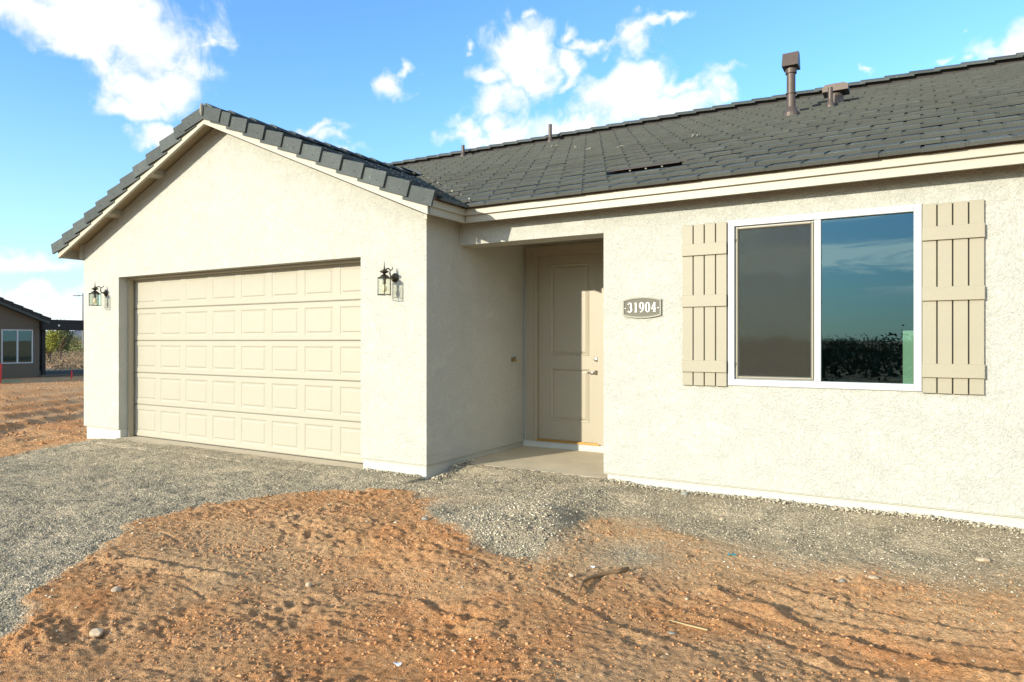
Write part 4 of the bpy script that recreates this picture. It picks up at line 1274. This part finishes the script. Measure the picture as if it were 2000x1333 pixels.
# ---- lanterns
def lantern(x, zc, label):
    L_ = empty('wall_lantern', (x, YG, zc)); tag(L_, label, 'wall lamp', 'lanterns either side of the garage door')
    fy = -.155   # distance of the body's axis from the wall
    mb = MB(); mb.lathe([(.052, 0), (.052, -.008), (.038, -.016), (.020, -.026), (.012, -.05)], (.02, 0, .02), 16, 'y')
    mb.build('back_plate', M_BRONZE, L_, smooth=False)
    mb = MB(); pts = [(.02, -.04, .02), (.02, -.075, .025), (.018, -.085, .06), (.014, -.075, .095), (.010, -.10, .115), (.003, -.135, .10), (0, fy, .085)]
    mb.tube(pts, [.010, .009, .008, .007, .008, .009, .008], 8); mb.tube([(.014, -.076, .094), (.018, -.050, .104), (.020, -.040, .125), (.018, -.048, .14)], [.006, .006, .005, .002], 6)
    mb.build('arm', M_BRONZE, L_, smooth=True)
    mb = MB(); c = (0, fy, 0)
    mb.lathe([(.012, .045), (.016, .055), (.045, .068), (.05, .078), (.030, .090), (.010, .098), (.008, .108), (.012, .114), (.006, .122), (.005, .150), (.002, .185)], c, 14)
    mb.build('finial', M_BRONZE, L_, smooth=True)
    mb = MB(); mb.lathe([(.058, .002), (.056, .012), (.044, .030), (.022, .043), (.012, .047)], c, 12); mb.build('hood', M_BRONZE, L_, smooth=True)
    rt, zb, zt = .078, -.175, .004
    mb = MB(); P6 = [(rt * math.cos(R(60 * k + 12)), fy + rt * math.sin(R(60 * k + 12))) for k in range(6)]
    for k in range(6):
        a, b = P6[k], P6[(k + 1) % 6]
        mb.tube([(a[0], a[1], zb - .008), (a[0], a[1], zt + .006)], .0042, 5)
        mb.tube([(a[0], a[1], zb), (b[0], b[1], zb)], .004, 5); mb.tube([(a[0], a[1], zt), (b[0], b[1], zt)], .004, 5)
        mb.tube([(a[0], a[1], zt), (a[0] * .6, fy + (a[1] - fy) * .6, zt + .010)], .003, 4)
    mb.build('cage', M_BRONZE, L_)
    for k in range(6):
        a, b = P6[k], P6[(k + 1) % 6]
        mesh_obj('glass_pane', [(a[0] * .97, fy + (a[1] - fy) * .97, zb + .003), (b[0] * .97, fy + (b[1] - fy) * .97, zb + .003), (b[0] * .97, fy + (b[1] - fy) * .97, zt - .003), (a[0] * .97, fy + (a[1] - fy) * .97, zt - .003)], [(0, 1, 2, 3)], M_LGLASS, L_)
    mb = MB(); mb.lathe([(.018, .0), (.018, -.055), (.014, -.06)], c, 12); mb.build('socket', M_BRONZE, L_)
    mb = MB(); mb.lathe([(.010, -.06), (.020, -.085), (.028, -.11), (.024, -.135), (.008, -.15)], c, 14); mb.build('bulb', M_BULB, L_, smooth=True)
M_BULB = paint('frosted_bulb', (.80, .68, .42), .3, .02)
lantern(-4.985, .678 + CAMZ, 'bronze glass wall lantern between the garage door and the house corner')
lantern(-10.735, .716 + CAMZ, 'bronze glass wall lantern on the narrow wall left of the garage door')

# ================================================================== NEIGHBOUR HOUSE
nb = empty('neighbouring_house', (-33.7, 15.35, -.15)); tag(nb, 'taupe stucco house with dark patio roof beyond the empty lot', 'house')
N0 = Vector(nb.location)
def NB(o): o.parent = nb; o.matrix_parent_inverse = Matrix.Translation(-N0); return o
XN = -33.7
wy0, wy1, wz0, wz1 = 13.88, 15.09, .485, 1.96
sl_ = .43
zE = 2.42
def zg(y): return zE + sl_ * (min(15.35, y) - 15.35) * -1 if y > 8.5 else zE + sl_ * (y - 8.5) + sl_ * 6.85
mb = MB()
vv = []
xw_ = XN
mbw = MB(); cells(mbw, [2.0, wy0, wy1, 15.35], [-.2, wz0, wz1, 2.40], lambda a, b: not (wy0 < a < wy1 and wz0 < b < wz1), 0, .2)
mbw.v = [(XN - v[1], v[0], v[2]) for v in mbw.v]
mbw.prism([(2.0, 2.40), (15.35, 2.40), (8.6, 2.40 + sl_ * 6.75)], 'x', XN - .2, XN)
NB(mbw.build('wall', M_NBWALL))
mb = MB(); mb.box(XN - 11, XN - .2, 15.15, 15.35, -.2, 2.4); mb.box(XN - 11, XN - .2, 2, 2.2, -.2, 2.4); mb.box(XN - 11.2, XN - 11, 2, 15.35, -.2, 2.4)
NB(mb.build('side_wall', M_NBWALL))
mb = MB()
for s_, ye in ((1, 15.62), (-1, 1.6)):
    a = [(8.6, 2.53 + sl_ * 6.75), (ye, 2.53 + sl_ * 6.75 - sl_ * abs(ye - 8.6)), (ye, 2.33 + sl_ * 6.75 - sl_ * abs(ye - 8.6)), (8.6, 2.33 + sl_ * 6.75)]
    mb.prism(a, 'x', XN - 11.5, XN + .35)
NB(mb.build('roof', M_TILE))
mb = MB()
k = 0
yy = 15.66
while yy > 9:
    z = 2.58 + sl_ * 6.75 - sl_ * abs(yy - 8.6)
    M = Matrix.Translation((XN + .36, yy, z)) @ Euler((-(math.atan(sl_) - .09), 0, 0)).to_matrix().to_4x4()
    mb.box(-.04, .03, -.42, 0, -.09, .04, M); yy -= .37
NB(mb.build('rake_tiles', M_NBDARK))
nw_ = NB(empty('window'))
def nfr(mb, a0, a1, b0, b1, w_, x0, x1):
    mb.box(x0, x1, a0, a0 + w_, b0, b1); mb.box(x0, x1, a1 - w_, a1, b0, b1); mb.box(x0, x1, a0 + w_, a1 - w_, b0, b0 + w_); mb.box(x0, x1, a0 + w_, a1 - w_, b1 - w_, b1)
mb = MB(); nfr(mb, wy0, wy1, wz0, wz1, .045, XN - .06, XN + .02); mb.box(XN - .06, XN + .015, 14.46, 14.52, wz0 + .045, wz1 - .045); mb.build('window_frame', M_VINYL, nw_)
for a, b in ((wy0 + .045, 14.46), (14.52, wy1 - .045)):
    mesh_obj('pane', [(XN - .02, a, wz0 + .045), (XN - .02, b, wz0 + .045), (XN - .02, b, wz1 - .045), (XN - .02, a, wz1 - .045)], [(0, 1, 2, 3)], M_GLASS, nw_)
mb = MB(); mb.box(XN - 3, XN - 2.9, 12, 15.1, 0, 2.4); NB(mb.build('room_lining', M_DARK))
# patio cover
pt_ = NB(empty('patio_cover'))
mb = MB(); mb.box(XN - 4.6, XN + .3, 15.36, 20.5, 2.28, 2.42); mb.box(XN + .10, XN + .32, 15.36, 20.5, 1.96, 2.28); mb.box(XN - 4.6, XN - 4.4, 15.36, 20.5, 2.02, 2.28)
mb.build('patio_roof', M_NBDARK, pt_)
for (xx, yy) in ((XN - .1, 15.55), (XN - .1, 17.42), (XN - 4.5, 17.5)):
    mb = MB(); mb.box(xx - .07, xx + .07, yy - .07, yy + .07, -.2, 2.28); mb.build('post', M_NBDARK, pt_)
mb = MB(); mb.box(XN - 4.6, XN + .35, 15.36, 20.5, -.2, -.06); mb.build('patio_slab', M_NBWALL, pt_)
mb = MB(); mb.lathe([(.045, 0), (.045, .02), (.03, .03)], (XN + .33, 16.0, 2.16), 8, 'x'); mb.build('patio_light', M_WHITE, pt_)

# stakes on the lot
def stake(px, py, d, h, label):
    r_ = rayd(px, py); p = Vector((r_.x * d, r_.y * d))
    z0 = -.17
    mb = MB(); mb.box(-.028, .028, -.014, .014, 0, h); mb.prism([(-.028, 0), (.028, 0), (0, -.12)], 'y', -.014, .014)
    o = mb.build('marker_stake', M_RED); o.location = (p.x, p.y, z0); o.rotation_euler = (.04, .06, .5); tag(o, label, 'stake', 'red marker stakes')
stake(1.5, 747, 26.5, .75, 'leaning red stake at the left border before the grey house')
stake(140, 736, 29.5, .34, 'short red stake in the patio shade of the neighbouring house')
mb = MB(); r_ = rayd(22, 746); mb.box(-.35, .35, -.06, .06, 0, .03); o = mb.build('green_strip', M_GREEN); o.location = (r_.x * 27, r_.y * 27, -.14); o.rotation_euler = (0, 0, 1.9)
tag(o, 'flat green strip on the ground before the neighbouring house', 'strip')

# street lamp
r_ = rayd(162, 600); d = 93
sl2 = empty('street_lamp', (r_.x * d, r_.y * d, -.15)); tag(sl2, 'slim dark street lamp with one short arm behind the garage corner', 'street lamp')
mb = MB(); mb.lathe([(.11, 0), (.07, 8.15)], (0, 0, 0), 8); mb.build('pole', M_POLE, sl2)
mb = MB(); v = Vector((-CS, -SN, 0)); mb.tube([(0, 0, 7.8), tuple(v * .5 + Vector((0, 0, 7.8)))], .05, 6); mb.build('arm', M_POLE, sl2)
mb = MB(); M = Matrix.Translation(tuple(v * .85 + Vector((0, 0, 7.8)))) @ Euler((0, 0, math.atan2(SN, CS))).to_matrix().to_4x4(); mb.box(-.4, .35, -.15, .15, -.07, .06, M); mb.build('lamp_head', M_POLE, sl2)

# ================================================================== PLANTS, FAR LAND
def leafcloud(name, cx, cy, cz, rx, ry, rz_, n, s, mat, seed, parent=None, clumps=9):
    rng = np.random.default_rng(seed)
    cc = rng.normal(0, 1, (clumps, 3)); cc /= np.linalg.norm(cc, axis=1)[:, None]; cc *= rng.uniform(.25, .72, (clumps, 1))
    which = rng.integers(0, clumps, n)
    p = cc[which] + rng.normal(0, .17, (n, 3))
    p = p * np.array([rx, ry, rz_]) + np.array([cx, cy, cz])
    d1 = rng.normal(0, 1, (n, 3)); d1 /= np.linalg.norm(d1, axis=1)[:, None]; d2 = np.cross(d1, rng.normal(0, 1, (n, 3))); d2 /= np.linalg.norm(d2, axis=1)[:, None]
    ss = (s * rng.uniform(.6, 1.3, n))[:, None]
    vs = np.stack([p - d1 * ss, p + d2 * ss * .5, p + d1 * ss, p - d2 * ss * .5], 1).reshape(-1, 3)
    fs = np.arange(n * 4).reshape(n, 4)
    return mesh_obj(name, vs.tolist(), fs.tolist(), mat, parent)


def tree(x, y, h, rad, mat, label, seed, n=1500, s=.10):
    z0 = -.2
    t = empty('tree', (x, y, z0)); tag(t, label, 'tree')
    rr = random.Random(seed); mb = MB()
    mb.tube([(0, 0, 0), (.05, .03, h * .2), (0, .1, h * .45)], [.12, .09, .05], 7)
    for k in range(6):
        a = rr.uniform(0, 6.28); mb.tube([(.02, .02, h * rr.uniform(.08, .3)), (math.cos(a) * rad * .4, math.sin(a) * rad * .4, h * .5), (math.cos(a) * rad * .7, math.sin(a) * rad * .7, h * rr.uniform(.6, .85))], [.06, .035, .012], 5)
    mb.build('trunk', M_BARK, t)
    leafcloud('crown', 0, 0, h * .56, rad * 1.15, rad * 1.15, h * .52, n, s, mat, seed, t, 14)
def at(px, d): r_ = rayd(px, 666); return r_.x * d, r_.y * d
x, y = at(96, 50); tree(x, y, 2.75, 1.0, M_LEAF_Y, 'yellow green desert tree framed by the patio posts', 1, 2600, .07)
x, y = at(117, 56); tree(x, y, 3.1, 1.25, M_LEAF_D, 'dark green tree just right of the yellow green tree', 2, 2400, .08)
x, y = at(150, 120); tree(x, y, 3.0, 3.4, M_SCRUBG, 'low olive green bushy tree at the far side of the scrub', 3, 2600, .085)


def scrub(name, n, rmin, rmax, amin, amax, hs, mat, seed, label, leaves=16, s=.16):
    rng = np.random.default_rng(seed)
    r = np.sqrt(rng.uniform(rmin ** 2, rmax ** 2, n)); a = rng.uniform(amin, amax, n)
    cx = np.repeat(r * np.sin(a), leaves); cy = np.repeat(r * np.cos(a), leaves); hh = np.repeat(rng.uniform(hs[0], hs[1], n), leaves); N = n * leaves
    p = np.stack([cx + rng.normal(0, .38, N) * hh, cy + rng.normal(0, .38, N) * hh, -.15 + np.abs(rng.normal(.35, .3, N)) * hh], -1)
    d1 = rng.normal(0, 1, (N, 3)); d1 /= np.linalg.norm(d1, axis=1)[:, None]; d2 = np.cross(d1, rng.normal(0, 1, (N, 3))); d2 /= np.linalg.norm(d2, axis=1)[:, None]
    ss = (s * hh * rng.uniform(.6, 1.4, N))[:, None]
    vs = np.stack([p - d1 * ss, p + d2 * ss * .6, p + d1 * ss, p - d2 * ss * .6], 1).reshape(-1, 3)
    o = mesh_obj(name, vs.tolist(), np.arange(N * 4).reshape(N, 4).tolist(), mat)
    tag(o, label, 'scrub', kind='stuff')
aL = math.atan2(rayd(60, 0).x, rayd(60, 0).y); aR_ = math.atan2(rayd(175, 0).x, rayd(175, 0).y)
scrub('desert_scrub', 1700, 44, 150, aL, aR_, (.2, .55), M_SCRUB, 1, 'dry brown desert scrub beyond the patio', 26, .09)
scrub('far_scrub', 260, 100, 240, aL, aR_, (.8, 1.6), M_SCRUBG, 2, 'olive green brush at the far edge of the desert', 40, .09)
scrub('desert_trees_behind', 900, 95, 240, R(110), R(250), (1.2, 3.2), M_LEAF_D, 3, 'dark line of desert trees mirrored in the big window', 110, .075)
scrub('near_scrub_behind', 5000, 16, 95, R(120), R(240), (.5, 1.2), M_LEAF_D, 4, 'low desert brush mirrored in the big window', 22, .12)

# far mountains
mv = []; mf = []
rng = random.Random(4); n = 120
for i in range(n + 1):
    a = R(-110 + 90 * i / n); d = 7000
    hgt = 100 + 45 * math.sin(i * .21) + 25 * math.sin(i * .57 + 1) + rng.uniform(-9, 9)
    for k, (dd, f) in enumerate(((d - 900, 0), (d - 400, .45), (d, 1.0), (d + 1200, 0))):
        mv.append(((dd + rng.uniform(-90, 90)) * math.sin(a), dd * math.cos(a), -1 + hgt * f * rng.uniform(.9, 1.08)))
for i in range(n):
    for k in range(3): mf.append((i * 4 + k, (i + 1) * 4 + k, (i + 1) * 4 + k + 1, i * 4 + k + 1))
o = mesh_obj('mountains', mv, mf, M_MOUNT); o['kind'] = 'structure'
